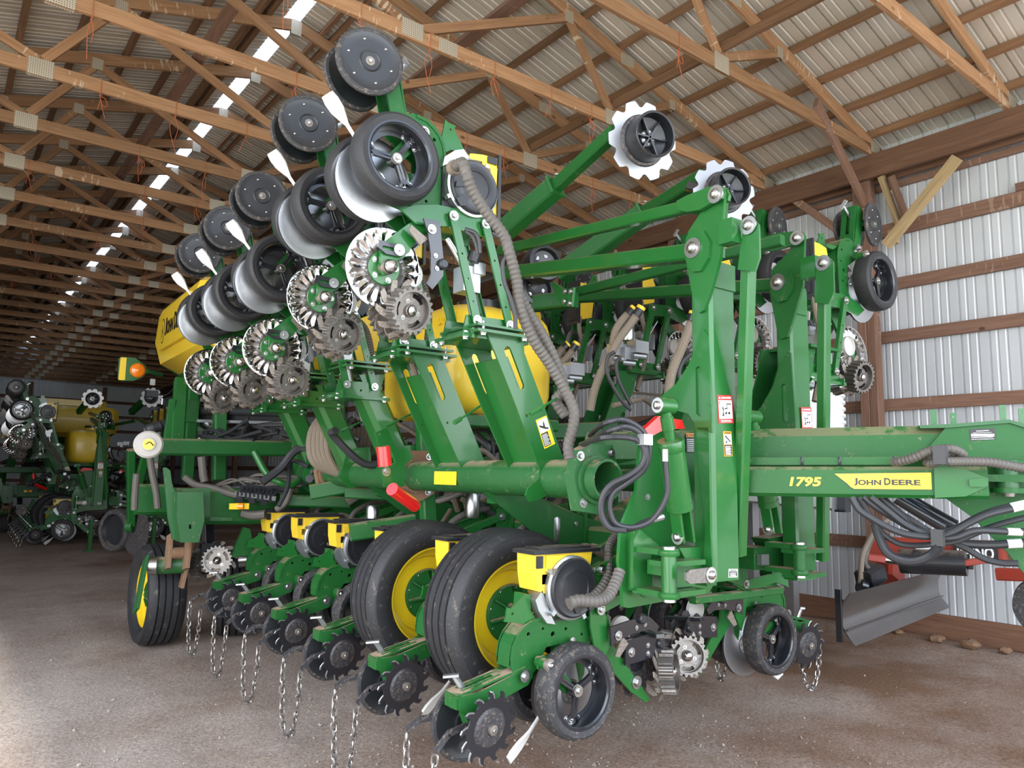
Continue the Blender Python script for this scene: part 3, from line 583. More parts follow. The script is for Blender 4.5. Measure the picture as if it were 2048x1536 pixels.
# ================================================================== ROW UNIT (x = forward, z = up, origin at the gauge wheel hub)
RXN = Matrix.Rotation(PI/2, 4, 'X')      # local z -> -y
def YF_(o, flip=False):                  # lathe frame with its axis along -y (towards the near side) or +y
    return fr(o, (0, 1, 0) if flip else (0, -1, 0), (1, 0, 0))
def b_frame(full=True):
    mb = MB()
    body = [(-.305, .125), (-.304, .165), (-.294, .215), (-.270, .256), (-.236, .288), (-.195, .309), (-.15, .318), (.205, .302), (.235, .25), (.22, .165), (.16, .14), (.10, .185), (-.027, .19), (-.10, .185), (-.15, .10), (-.21, .045), (-.26, .05)]
    for s_ in (-1, 1):
        mb.xz(body, s_*0.050-0.005, s_*0.050+0.005, GREEND, holes=[circ(-.205, .255, .010, 8), circ(-.12, .27, .008, 8), circ(-.06, .24, .013, 10), circ(.02, .255, .009, 8), circ(.12, .22, .008, 8)])
        mb.xz([(-.306, .15), (-.298, .21), (-.272, .258), (-.236, .292), (-.195, .312), (-.15, .322), (.20, .308), (.20, .296), (-.15, .308), (-.19, .298), (-.228, .278), (-.258, .245), (-.282, .205), (-.290, .15)], s_*0.056-0.004, s_*0.056+0.004, GREEND)
    top = [(-.305, .125), (-.304, .165), (-.294, .215), (-.270, .256), (-.236, .288), (-.195, .309), (-.15, .318), (.205, .302)]
    for (a, b), (c, d) in zip(top, top[1:]):
        mb.add([(a, -.055, b), (c, -.055, d), (c, .055, d), (a, .055, b), (a, -.055, b-.008), (c, -.055, d-.008), (c, .055, d-.008), (a, .055, b-.008)], [(0, 1, 2, 3), (4, 5, 6, 7)], GREEND)
    # head plate carrying the parallel arms
    head = [(.14, .26), (.135, .36), (.15, .545), (.205, .565), (.245, .55), (.235, .33), (.262, .15), (.205, .06), (.17, .14)]
    for s_ in (-1, 1): mb.xz(head, s_*0.09-0.006, s_*0.09+0.006, GREEN)
    mb.box((.215, 0, .43), (.012, .18, .20), GREEN); mb.box((.17, 0, .30), (.07, .17, .012), GREEN)
    mb.xz([(-.02, .2), (.19, .2), (.17, .02), (.10, -.07), (.03, -.06), (-.01, .06)], -.018, .018, GREEN)   # shank
    for s_ in (-1, 1):
        mb.bolt((.185, s_*.096, .34), (0, s_, 0), .014); mb.bolt((.19, s_*.096, .53), (0, s_, 0), .014); mb.bolt((-.243, s_*.082, .079), (0, s_, 0), .015)
        mb.bolt((.04, s_*.08, .205), (0, s_, 0), .009)
        # gauge wheel pivot pipe
        mb.cyl((-.168, s_*.08, .136), (-.168, s_*.155, .136), .024, GREEND, 18); mb.cyl((-.168, s_*.155, .136), (-.168, s_*.172, .136), .029, CASTD, 18); mb.bolt((-.168, s_*.172, .136), (0, s_, 0), .014, dome=True)
        mb.xz([(-.19, .16), (-.15, .165), (.02, .02), (.015, -.02), (-.03, -.02), (-.19, .11)], s_*.105-.008, s_*.105+.008, GREEND)  # gauge arm
    mb.xz([(-.32, .383), (-.30, .375), (-.213, .433), (-.19, .43), (-.186, .358), (-.15, .31), (-.22, .30), (-.335, .321), (-.325, .34)], -.045, -.035, GREEN, holes=[circ(-.29, .352, .007, 8)])
    mb.xz([(-.213, .433), (-.19, .43), (-.186, .358), (-.22, .30)], -.04, .05, GREEN)
    return mb
def b_closarm():
    mb = MB()
    side = [(-.580, .030), (-.572, -.020), (-.545, -.045), (-.45, -.030), (-.328, -.003), (-.206, .031), (-.178, .065), (-.19, .105), (-.225, .115), (-.30, .085), (-.47, .040), (-.565, .036)]
    for s_ in (-1, 1): mb.xz(side, s_*.052-.006, s_*.052+.006, GREEND)
    F = fr((-.56, 0, .040), (-.20, 0, .97), (1, 0, .19))     # sloped top plate with its adjusting slot
    mb.prism([(-.02, -.052), (.20, -.052), (.34, -.06), (.34, .06), (.20, .052), (-.02, .052)], -.006, .004, GREEND, F, holes=[[(.03, -.014), (.20, -.014), (.20, .014), (.03, .014)]])
    mb.prism([(.02, -.03), (.22, -.03), (.22, -.022), (.02, -.022)], .004, .010, GREEND, F); mb.prism([(.02, .022), (.22, .022), (.22, .03), (.02, .03)], .004, .010, GREEND, F)
    mb.box((-.572, 0, .005), (.02, .10, .05), GREEND)
    for s_ in (-1, 1): mb.bolt((-.225, s_*.06, .078), (0, s_, 0), .016)
    return mb
def b_handle():
    mb = MB(); mb.tube([(-.49, 0, .02), (-.515, 0, .05), (-.545, 0, .09), (-.565, 0, .112)], .009, GALV, 6)
    mb.bar((-.50, 0, .015), (-.57, 0, .11), .012, .022, GALV, up=(1, 0, .6)); mb.bar((-.555, -.02, .115), (-.61, .02, .108), .030, .012, GALV, up=(0, 0, 1)); return mb
def tyreprof(R, W, rin, cr=0.012):
    h = W/2; return [(rin, -h*0.86), (R*0.90, -h), (R-cr*1.6, -h*0.98), (R-cr*0.5, -h*0.80), (R, -h*0.45), (R+.001, 0), (R, h*0.45), (R-cr*0.5, h*0.80), (R-cr*1.6, h*0.98), (R*0.90, h), (rin, h*0.86)]
def b_gauge(s_, tm=RUB):
    mb = MB(); F = YF_((0, s_*.150, 0), s_ > 0); R = .212; W = .122
    mb.lathe(tyreprof(R, W, .150), F, tm, 56)
    mb.lathe([(.166, .046), (.166, .057), (.156, .057), (.148, .050), (.143, .030), (.143, -.035), (.150, -.050), (.166, -.052)], F, BLKP, 48)
    mb.lathe([(.145, -.028), (.142, -.020), (.118, -.020), (.118, -.014), (.145, -.014)], F, BLKP, 48)
    mb.lathe([(0, .018), (.020, .018), (.030, .014), (.034, -.02), (0, -.02)], F, BLKP, 20)
    for i in range(3):
        a = 2*PI*i/3+0.45; ca, sa = math.cos(a), math.sin(a); q = lambda r, t, h: F @ V(r*ca-t*sa, r*sa+t*ca, h)
        for t0, t1 in ((.007, .030), (-.007, -.030)):
            mb.bar(q(.022, t0, .004), q(.115, t0*1.4, -.006), .012, .016, BLKP, up=F.to_3x3()@V(0, 0, 1)); mb.bar(q(.110, t0*1.4, -.006), q(.141, t1*1.5, -.012), .014, .014, BLKP, up=F.to_3x3()@V(0, 0, 1))
        pts = [(-.016, .03), (-.012, .11), (0, .125), (.012, .11), (.016, .03)]
        mb.prism([(b, a_) for a_, b in pts], -.010, .004, BLKP, F @ Matrix.Rotation(a, 4, 'Z'))
        for t in (-.30, -.04+0.0, .26):
            an = a+t; mb.bolt(F @ V(.130*math.cos(an), .130*math.sin(an), -.013), F.to_3x3()@V(0, 0, 1), .0075, dome=True)
    mb.lathe([(.024, .016), (.026, .022), (0, .022)], F, CASTD, 18); mb.bolt(F @ V(0, 0, .02), F.to_3x3()@V(0, 0, 1), .012)
    return mb
def b_opener(DISC=DISC):
    mb = MB()
    for s_ in (-1, 1):
        F = fr((.075, s_*.022, -.045), V(.08*1, -1 if s_ < 0 else 1, .02), (1, 0, 0))
        mb.lathe([(0, .004), (.05, .004), (.055, .0015), (.172, .0015), (.192, -.001), (.172, -.002), (0, -.002)], F, DISC, 64)
        mb.lathe([(0, .012), (.026, .012), (.028, .004)], F, CASTD, 20); mb.lathe([(.030, .0045), (.058, .0045), (.058, .007), (.030, .007)], F, STEEL, 28, closed=True)
        for i in range(8): a = i*PI/4; mb.lathe([(.0055, .006), (.0055, .0095), (0, .0095)], F @ Matrix.Translation((.045*math.cos(a), .045*math.sin(a), 0)), CAST, 8)
    mb.lathe([(.10, -.008), (.16, -.004), (.16, .004)], fr((.075, 0, -.045), (0, -1, 0)), CASTD, 40)
    return mb
def b_paddle():
    mb = MB(); prof = [(-.10, -.135, .010), (-.13, -.165, .009), (-.16, -.195, .010), (-.18, -.215, .020), (-.215, -.245, .034), (-.25, -.275, .036), (-.275, -.298, .030)]
    vs = []
    for i, (x, z, w_) in enumerate(prof): vs += [(x, -w_, z), (x, w_, z), (x+.007, w_*.8, z-.008), (x+.007, -w_*.8, z-.008)]
    n = len(prof); fs = [(4*i+j, 4*i+(j+1) % 4, 4*i+4+(j+1) % 4, 4*i+4+j) for i in range(n-1) for j in range(4)]+[(0, 1, 2, 3), (4*n-4, 4*n-3, 4*n-2, 4*n-1)]
    R = Matrix.Translation((-.19, 0, -.2)) @ Matrix.Rotation(1.15, 4, V(-.75, 0, -.66)) @ Matrix.Translation((.19, 0, .2))
    mb.add(vs, fs, WHP, R); return mb
def b_closwheel(s_):      # smooth rubber closing wheel, canted
    mb = MB(); F = fr((-.46, s_*(.10 if s_ < 0 else .085), -.125), V(.02, s_*1.0, -.17), (1, 0, 0)); R = .162
    mb.lathe([(R-.018, -.013), (R-.004, -.011), (R, 0), (R-.002, .008), (R-.012, .015), (R-.022, .014)], F, RUBD, 52)
    mb.lathe([(R-.018, -.012), (.05, -.010), (.05, -.03), (0, -.03)], F, BLK, 48)
    mb.lathe([(R-.020, .013), (R-.028, .010), (.10, .008), (.052, .008), (.048, .012), (.042, .008), (0, .007)], F, BLK, 52)
    for i in range(6): a = i*PI/3+.3; mb.bolt(F @ V(.105*math.cos(a), .105*math.sin(a), .006), F.to_3x3()@V(0, 0, 1), .0065, dome=True)
    mb.lathe([(.022, .007), (.022, .010), (0, .010)], F, CASTD, 16); mb.bolt(F @ V(0, 0, .007), F.to_3x3()@V(0, 0, 1), .011); mb.cyl((-.45, s_*.05, -.02), (-.46, s_*.09, -.125), .014, GREEND, 8)
    return mb
def b_closhead():
    mb = MB(); mb.xz([(-.52, .02), (-.40, .03), (-.40, -.02), (-.43, -.14), (-.48, -.15), (-.52, -.06)], -.03, .03, GREEND); return mb
def b_spike(s_):      # spiked closing wheel with curved fingers
    mb = MB(); F = fr((-.455, s_*.115, -.095), V(.10, s_*1.0, -.12), (1, 0, 0)); nt_ = 13; out = []
    for i in range(nt_):
        a = 2*PI*i/nt_; d = 2*PI/nt_
        for t, r in ((0, .122), (.10, .136), (.24, .152), (.46, .157), (.60, .152), (.50, .143), (.46, .134), (.54, .125), (.70, .121), (.86, .121)): out.append((r*math.cos(a+d*t), r*math.sin(a+d*t)))
    mb.prism(out, -.003, .003, BLKP if s_ < 0 else DISCM, F)
    mb.lathe([(.085, .003), (.075, .013), (.035, .017), (0, .017)], F, DISCM, 36); mb.lathe([(.085, -.003), (.05, -.02), (0, -.02)], F, DISCM, 30)
    mb.lathe([(.022, .016), (.022, .032), (.014, .034), (0, .034)], F, CASTD, 16); mb.bolt(F @ V(0, 0, .03), F.to_3x3()@V(0, 0, 1), .010)
    # worn, polished edges along the fingers on one side of the disc
    for i in range(7):
        a = 2*PI*i/nt_+PI*.55; pts = []
        for t, r in ((.02, .124), (.12, .137), (.26, .151), (.44, .156)): t = 2*PI*math.floor(a/(2*PI)*nt_)/nt_+t*2*PI/nt_; pts.append(F @ V(r*math.cos(t), r*math.sin(t), .001))
        mb.tube(pts, .0042, GALV, 5, 1)
    return mb
def b_straps():
    out = []
    for y, e in ((.10, (-.735, -.115)), (-.055, (-.685, -.165))):
        mb = MB(); out.append(mb); mb.bar((-.50, y, -.085), (e[0]+.06, y, e[1]+.035 if y > 0 else -.105), .008, .030, DISCM); mb.bar((e[0]+.065, y, e[1]+.037 if y > 0 else -.105), (e[0], y, e[1]), .008, .030, DISCM)
    return out
def b_chain(short=False):
    mb = MB(); d = -.52 if not short else -.42
    P = [(-.735, .10, -.125), (-.738, .09, -.30), (-.73, .07, d), (-.715, .03, d-.035), (-.70, -.01, d), (-.69, -.045, -.33), (-.685, -.055, -.175)]
    mb.chain(P, .046, .0052, CHAINM); return mb
CHAINM = pmat('chain_steel', (0.33, 0.31, 0.29), 0.35, 0.9, 0, 0.35, (.2, .15, .11), 25)
def b_meter():
    mb = MB(); F = YF_((.012, -.088, .455)); 
    mb.lathe([(.10, -.055), (.142, -.045), (.150, 0), (.150, .022), (.138, .026)], F, GALV, 40)
    mb.lathe([(.138, .018), (.138, .036), (.130, .043), (.118, .040), (.080, .046), (.078, .042), (.03, .044), (0, .044)], F, BLK, 44)
    for a in (2.6, 3.9, 5.2, .5): mb.box((0, 0, 0), (.036, .02, .03), GALV, F @ Matrix.Rotation(a, 4, 'Z') @ Matrix.Translation((.15, 0, .01)))
    mb.prism([(.03, -.02), (.115, -.06), (.12, -.09), (.09, -.115), (.04, -.05)], .04, .052, BLK, F); mb.prism([(-.03, -.06), (0, -.115), (.03, -.12), (.01, -.04)], .04, .052, BLK, F)
    mb.box((-.075, -.115, .535), (.07, .015, .03), HOSEB); mb.box((-.135, -.06, .50), (.035, .05, .045), BLK)
    mb.xz([(-.17, .36), (-.12, .30), (-.07, .29), (-.10, .34), (-.15, .45), (-.19, .41)], -.085, -.03, GALV)
    mb.xz([(.05, .33), (.14, .36), (.16, .30), (-.10, .30)], -.07, .04, BLK)
    return mb
def b_hopper():
    mb = MB()
    pr = [(-.192, .525), (-.196, .62), (.16, .62), (.15, .565), (.12, .46), (-.02, .44), (-.08, .47), (-.135, .435), (-.178, .45)]
    mb.xz(pr, -.085, .055, YEL); mb.xz([(-.135, .61), (-.135, .535), (-.10, .515), (.04, .60)], -.096, -.085, YEL)
    mb.xz([(-.212, .615), (-.212, .632), (.20, .632), (.20, .615)], -.100, .07, BLK); mb.box((-.0, -.015, .636), (.32, .12, .012), BLK)
    mb.box((-.172, -.088, .580), (.035, .014, .055), BLK)
    return mb
def b_parm(y, z0, z1):
    mb = MB(); L = math.hypot(.50, z1-z0); F = Matrix.Translation((.185, y, z0)) @ Matrix.Rotation(-math.atan2(z1-z0, .50), 4, 'Y')
    mb.xz([(-.022, -.022), (L+.022, -.022), (L+.022, .022), (-.022, .022)], -.006, .006, GREEN, holes=[circ(.18*L/.5, 0, .006, 8), circ(.30*L/.5, 0, .006, 8), circ(.41*L/.5, 0, .006, 8)], M=F)
    s_ = 1 if y > 0 else -1
    mb.box((L/2, -s_*.008, .020), (L, .022, .006), GREEN, F)
    for q in (0, L): mb.bolt(F @ V(q, s_*.006, 0), (0, s_, 0), .015)
    return mb
def b_mount():
    mb = MB(); mb.box((.765, 0, .60), (.02, .27, .40), GREEN)
    for s_ in (-1, 1):
        mb.xz([(.66, .44), (.655, .74), (.69, .76), (.71, .735), (.725, .76), (.76, .80), (.76, .42)], s_*.095-.005, s_*.095+.005, GREEN, holes=[circ(.715, .60, .008, 8), circ(.72, .66, .008, 8)])
        for z in (.43, .77): mb.bolt((.775, s_*.11, z), (1, 0, 0), .013); mb.bolt((.755, s_*.115, z), (-1, 0, 0), .012)
    mb.box((.755, 0, .45), (.05, .30, .012), GREEN); return mb
def b_down():     # pneumatic / hydraulic down pressure unit between the parallel arms
    mb = MB(); mb.box((.46, .0, .50), (.13, .10, .10), GALV); mb.cyl((.40, -.02, .47), (.26, 0, .38), .018, CHROME, 12); mb.cyl((.53, 0, .53), (.66, 0, .56), .030, GALV, 14); mb.box((.40, -.035, .54), (.06, .05, .07), GALV); mb.lathe([(0, .0), (.033, .0), (.033, .05), (0, .05)], fr((.37, -.05, .50), (-1, -.3, .2)), BLK, 14)
    for i in range(10): a = i*PI/5; mb.bolt(V(.345, -.055, .505)+V(0, .024*math.cos(a), .024*math.sin(a)), (-1, -.3, .2), .004)
    return mb
def b_fluted():
    mb = MB(); F = fr((.485, -.025, .02), V(.10, -1, 0), (1, 0, 0)); N = 120; rr = [.045, .085, .10, .115, .13, .145, .158, .168, .180, .190]
    vs = []; 
    for i in range(N):
        a = 2*PI*i/N
        for r in rr:
            q = 0
            if .09 < r < .175: e = math.sin((r-.09)/.085*PI)**.6; q = (.5+.5*math.cos(a*20))**.8*.013*e
            vs.append((r*math.cos(a), r*math.sin(a), .004-q if r < .185 else .002))
    m = len(rr); fs = [(i*m+k, ((i+1) % N)*m+k, ((i+1) % N)*m+k+1, i*m+k+1) for i in range(N) for k in range(m-1)]
    mb.add(vs, fs, FLUT, F); mb.add([(v[0], v[1], v[2]-.004) for v in vs], fs, FLUT, F)
    return mb
FLUT = pmat('fluted_disc_steel', (0.5, 0.5, 0.5), 0.25, 1.0, 0, 0.0)
def flutmat():
    m = FLUT; t = m.node_tree; N = t.nodes; L = t.links; p = N['Principled BSDF']
    tc = N.new('ShaderNodeTexCoord'); s = N.new('ShaderNodeVectorMath'); s.operation = 'LENGTH'
    L.new(tc.outputs['Object'], s.inputs[0]); n = N.new('ShaderNodeTexNoise'); n.inputs['Scale'].default_value = 26; n.inputs['Detail'].default_value = 8; n.inputs['Roughness'].default_value = 0.75; L.new(tc.outputs['Object'], n.inputs['Vector'])
    r = N.new('ShaderNodeMapRange'); r.inputs['From Min'].default_value = 0.16; r.inputs['From Max'].default_value = 0.06; L.new(s.outputs['Value'], r.inputs['Value'])
    ad = N.new('ShaderNodeMath'); ad.operation = 'MULTIPLY'; L.new(r.outputs['Result'], ad.inputs[0]); L.new(n.outputs['Fac'], ad.inputs[1])
    q = N.new('ShaderNodeMapRange'); q.inputs['From Min'].default_value = 0.20; q.inputs['From Max'].default_value = 0.32; L.new(ad.outputs[0], q.inputs['Value'])
    mx = N.new('ShaderNodeMix'); mx.data_type = 'RGBA'; mx.inputs['A'].default_value = (0.52, 0.51, 0.50, 1); mx.inputs['B'].default_value = (0.055, 0.048, 0.042, 1); L.new(q.outputs['Result'], mx.inputs['Factor']); L.new(mx.outputs['Result'], p.inputs['Base Color'])
    mt = N.new('ShaderNodeMapRange'); mt.inputs['To Min'].default_value = 1; mt.inputs['To Max'].default_value = 0.2; L.new(q.outputs['Result'], mt.inputs['Value']); L.new(mt.outputs['Result'], p.inputs['Metallic'])
    ro = N.new('ShaderNodeMapRange'); ro.inputs['To Min'].default_value = 0.13; ro.inputs['To Max'].default_value = 0.6; L.new(q.outputs['Result'], ro.inputs['Value']); L.new(ro.outputs['Result'], p.inputs['Roughness'])
flutmat()
def b_flhub():
    mb = MB(); F = fr((.485, -.025, .02), V(.10, -1, 0), (1, 0, 0))
    mb.lathe([(0, .006), (.078, .006), (.082, .009), (.078, .013), (0, .013)], F, GREEN, 36)
    mb.lathe([(.036, .012), (.036, .05), (.033, .055), (.033, .075)], F, CASTD, 24); mb.lathe([(.031, .07), (.031, .082), (.027, .098), (.016, .108), (0, .112)], F, CHROME, 24)
    for i in range(5): a = i*2*PI/5+.4; mb.bolt(F @ V(.060*math.cos(a), .060*math.sin(a), .012), F.to_3x3()@V(0, 0, 1), .008)
    mb.xz([(.20, .20), (.24, .25), (.30, .19), (.43, .10), (.46, .05), (.51, .05), (.53, .0), (.48, -.02), (.40, -.02), (.37, .0), (.26, .12)], -.075, -.055, GREEN)
    mb.xz([(.375, -.035), (.41, -.045), (.435, .0), (.435, .08), (.41, .10), (.38, .06)], -.092, -.08, BLKP, holes=[slot(.407, .01, .045, .009, 1.57)])
    mb.lathe([(0, .0), (.028, 0), (.028, .005), (0, .005)], YF_((.405, -.092, .065)), STEEL, 22); mb.bolt((.405, -.096, .065), (0, -1, 0), .009)
    return mb
def b_rcarm():
    mb = MB()
    mb.xz([(.24, .165), (.235, .255), (.29, .262), (.43, .282), (.50, .282), (.55, .245), (.575, .225), (.555, .195), (.50, .215), (.40, .21), (.30, .19)], -.135, -.125, BLKP)
    mb.xz([(.28, .11), (.33, .20), (.37, .16), (.31, .10)], -.12, -.11, CASTD)
    mb.bolt((.285, -.137, .21), (0, -1, 0), .014); mb.bolt((.41, -.137, .235), (0, -1, 0), .007); mb.bolt((.47, -.137, .245), (0, -1, 0), .007)
    mb.lathe([(0, .02), (.018, .02), (.026, .015), (.028, 0), (0, 0)], YF_((.445, -.137, .275)), BLK, 12); mb.lathe([(.07, -.01), (.07, .012), (0, .016)], YF_((.47, .04, .19)), WHP, 24)
    mb.bar((.60, -.12, .17), (.66, .10, .15), .05, .02, BLKP); return mb
def b_rcwheel(s_):
    mb = MB(); F = fr((.685, s_*.085-.01, .125), V(.22, s_*1.0, .10), (1, 0, 0)); N = 22
    def prof(r, h, a, i): return r
    out = []; 
    for i in range(N*4):
        a = 2*PI*i/(N*4); out.append(((.103+(.010 if i % 4 in (0, 1) else -.004))*math.cos(a), (.103+(.010 if i % 4 in (0, 1) else -.004))*math.sin(a)))
    inner = circ(0, 0, .088, 40)
    mb.prism(out, -.036, .036, CAST, F, holes=[inner])
    mb.prism(circ(0, 0, .0895, 40), -.004, .006, CAST, F, holes=[[(r*math.cos(t), r*math.sin(t)) for r, ts in ((.083, [b+k*.12 for k in range(-4, 5)]), (.062, [b+k*.12 for k in range(4, -5, -1)])) for t in ts] for b in (.5, .5+2*PI/3, .5+4*PI/3)])
    mb.lathe([(.030, .006), (.030, .022), (.026, .026)], F, CASTD, 22); mb.lathe([(.025, .024), (.022, .034), (.012, .040), (0, .042)], F, CHROME, 20)
    for i in range(3): a = i*2*PI/3+1.4; mb.bolt(F @ V(.047*math.cos(a), .047*math.sin(a), .005), F.to_3x3()@V(0, 0, 1), .006, dome=True)
    # swept sweeper fingers behind the tread ring
    for i in range(11):
        a = 2*PI*i/11; pts = []
        for j in range(4):
            t = a-j*.13; r = .085+.020*j; pts.append((r*math.cos(t), r*math.sin(t)))
        vs = []; 
        for j, (x, y) in enumerate(pts):
            u = V(x, y, 0).normalized(); v = V(-u.y, u.x, 0); w_ = .020 if j < 3 else .014
            for q in (-1, 1): vs += [V(x, y, -.034-.006*j)+v*w_*q*.9+u*.002*q, V(x, y, -.040-.006*j)+v*w_*q*.9]
        fs = []
        for j in range(3): b = j*4; fs += [(b, b+2, b+6, b+4), (b+1, b+3, b+7, b+5), (b, b+1, b+5, b+4), (b+2, b+3, b+7, b+6)]
        fs += [(0, 1, 3, 2), (12, 13, 15, 14)]
        mb.add(vs, fs, CASTD, F)
    mb.lathe([(.10, -.038), (.10, -.033), (.04, -.033), (.04, -.038)], F, CASTD, 30, closed=True)
    return mb
def b_notched():
    mb = MB(); F = fr((.56, .02, .02), V(.06, -1, .05), (1, 0, 0)); out = []; N = 9
    for i in range(N):
        a = 2*PI*i/N; d = 2*PI/N
        for t, r in ((0, .175), (.15, .175), (.35, .172), (.48, .155), (.58, .135), (.70, .132), (.80, .145), (.90, .165)): out.append((r*math.cos(a+d*t), r*math.sin(a+d*t)))
    mb.prism(out, -.002, .002, DISCM, F); mb.lathe([(.05, .002), (.04, .02), (0, .024)], F, BLKP, 24); return mb
def b_cbrk():
    mb = MB(); mb.xz([(.20, .20), (.30, .30), (.34, .14), (.44, .02), (.55, -.10), (.60, -.16), (.57, -.17), (.46, -.10), (.33, .02), (.24, .10)], -.045, -.03, GREEN)
    mb.xz([(.40, .16), (.66, .18), (.70, .10), (.66, .06), (.40, .04)], -.07, -.058, BLKP); mb.bolt((.44, -.07, .10), (0, -1, 0), .014); mb.bolt((.56, -.07, .12), (0, -1, 0), .008); mb.bolt((.56, -.07, .08), (0, -1, 0), .008); mb.lathe([(0, .02), (.02, .02), (.028, .01), (.028, 0)], YF_((.65, -.07, .12)), BLK, 14)
    mb.bolt((.50, -.046, -.06), (0, -1, 0), .02); mb.xz([(.44, .05), (.62, .05), (.58, -.10), (.50, -.12)], .03, .045, BLKP); return mb
def b_uhose(kind):
    mb = MB()
    if kind == 'meter': mb.tube([(.03, -.10, .40), (.08, -.13, .405), (.13, -.14, .42), (.22, -.13, .50), (.30, -.06, .64), (.50, 0, .72), (.74, .06, .74)], .023, HOSEG, 10, 6, corr=True)
    else: mb.tube([(.10, .03, .58), (.25, .06, .62), (.45, .05, .55), (.65, .09, .62), (.9, .10, .72)], .02, HOSEB, 8, 5)
    return mb
def make_unit(kind):
    # kind: 'smooth' closing wheels or 'spiked' ones with a drag chain
    root = b_frame().build('row_unit', None, loc=(0, 0, 0))
    def P(n, m, l=None): return m.build(n, root, label=l)
    P('closing_arm', b_closarm()); P('lever', b_handle(), 'galvanised adjusting lever')
    for s_ in (-1, 1): P('gauge_wheel', b_gauge(s_, RUB if kind == 'smooth' else RUBD))
    P('opener_disc', b_opener(DISC if kind == 'smooth' else DISCD), 'worn steel opener disc'); P('seed_tube_guard', b_paddle(), 'white plastic paddle')
    if kind == 'smooth':
        for s_ in (-1, 1): P('closing_wheel', b_closwheel(s_))
        P('closing_wheel_bracket', b_closhead())
    else:
        P('closing_wheel', b_spike(-1), 'black spiked closing wheel'); P('closing_wheel', b_closwheel(1)); P('closing_wheel_bracket', b_closhead())
        [P('drag_strap', m_) for m_ in b_straps()]; P('drag_chain', b_chain(), 'hanging steel drag chain')
    P('seed_meter', b_meter()); P('seed_hopper', b_hopper(), 'yellow seed hopper with black lid')
    for s_ in (-1, 1):
        P('parallel_arm', b_parm(s_*.115, .34, .49)); P('parallel_arm', b_parm(s_*.115, .53, .69))
    P('mounting_bracket', b_mount()); P('downforce_cylinder', b_down())
    if kind == 'smooth': P('fluted_coulter', b_fluted(), 'fluted steel coulter disc'); P('coulter_hub', b_flhub())
    else: P('notched_coulter', b_notched(), 'dark notched coulter disc'); P('coulter_bracket', b_cbrk())
    P('row_cleaner_arm', b_rcarm(), 'black row cleaner strap')
    for s_ in (-1, 1):
        o = P('row_cleaner_wheel', b_rcwheel(s_))
        if kind != 'smooth': o.location += V(.01, 0, -.15); o.rotation_euler = (0, 0, -s_*.35)
    P('vacuum_hose', b_uhose('meter')); P('seed_hose', b_uhose('seed'))
    return root
# ================================================================== THE NEAR PLANTER (machine coordinates, x forward, y along the toolbar)
OFF = Vector((3.2, 5.0, 0))
PL = empty('planter', MN*OFF.x+MT*OFF.y, -DLT)
tag(PL, 'large green folded planter with upturned row units, filling the photo', 'planter')
def part(mb, name, label=None, parent=None, **k):
    o = mb.build(name, None, label=label, **k)
    o.location -= OFF; o.parent = PL; return o
def sub(mb, name, par, label=None, **k):      # sub-part of a part whose own origin is unrotated
    o = mb.build(name, None, label=label, **k); o.location -= par.location+OFF; o.parent = par; return o
U_SM = make_unit('smooth'); U_SP = make_unit('spiked')
def place(proto, first, f, y, u, org, skip=None):
    r = proto if first else copy_tree(proto, None)
    M = Matrix(((f[0], y[0], u[0], org[0]-OFF.x), (f[1], y[1], u[1], org[1]-OFF.y), (f[2], y[2], u[2], org[2]), (0, 0, 0, 1)))
    r.parent = PL; r.matrix_local = M
    if skip:
        for c in list(r.children):
            if c.name.split('.')[0] in skip: bpy.data.objects.remove(c)
    return r
PIT_ = 0.776
def tilt(v, a, b): return v
for k in range(5): place(U_SM, k == 0, (0.0, 0, -1), (0, 1, 0), (1, 0, 0), (1.475, 3.14+PIT_*k, 3.04-(0.18 if k > 1 else 0)), ('vacuum_hose',) if k == 0 else None) if k else None
for r in [c for c in PL.children if c.name.startswith('row_unit') and c.matrix_local.translation.z > 2 and c.matrix_local.translation.z < 2.9]:
    for c in r.children:
        n_ = c.name.split('.')[0]
        if n_ == 'mounting_bracket': c.location.x -= .18
        if n_ in ('parallel_arm', 'downforce_cylinder'): c.location.x = .185+(c.location.x-.185)*.64; c.scale.x = .64
u0 = place(U_SM, False, (0, 0, -1), (0, 1, 0), (1, 0, 0), (1.475, 3.14, 3.04), ('vacuum_hose', 'seed_hose'))
for k in range(6): place(U_SP, k == 0, (1, 0, 0), (0, 1, 0), (0, 0, 1), (2.35, 2.86+PIT_*k, 0.62))
for k in range(4):
    r = place(U_SP, False, (-1, 0, 0), (0, 1, 0), (0, 0, 1), (4.10, 3.05+PIT_*k, 0.62), ('vacuum_hose', 'seed_meter', 'seed_hopper', 'seed_hose', 'drag_chain') if k == 0 else ('vacuum_hose',))
    if k == 0:
        mb = MB(); mb.chain([(-.675, -.055, -.10), (-.672, -.055, -.22), (-.645, -.05, -.34), (-.58, -.05, -.41), (-.51, -.05, -.35), (-.475, -.05, -.24), (-.46, -.05, -.16)], .046, .0052, CHAINM); mb.build('drag_chain', r, label='hanging steel drag chain')
        for c in r.children:
            if c.name.startswith('drag_strap'): c.location.x += .02; c.location.z += .05
for k in range(5): place(U_SM, k == 0, (0, 0, -1), (0, -1, 0), (-1, 0, 0), (5.07, 2.80+0.79*k, 3.0 if k == 0 else 3.20))
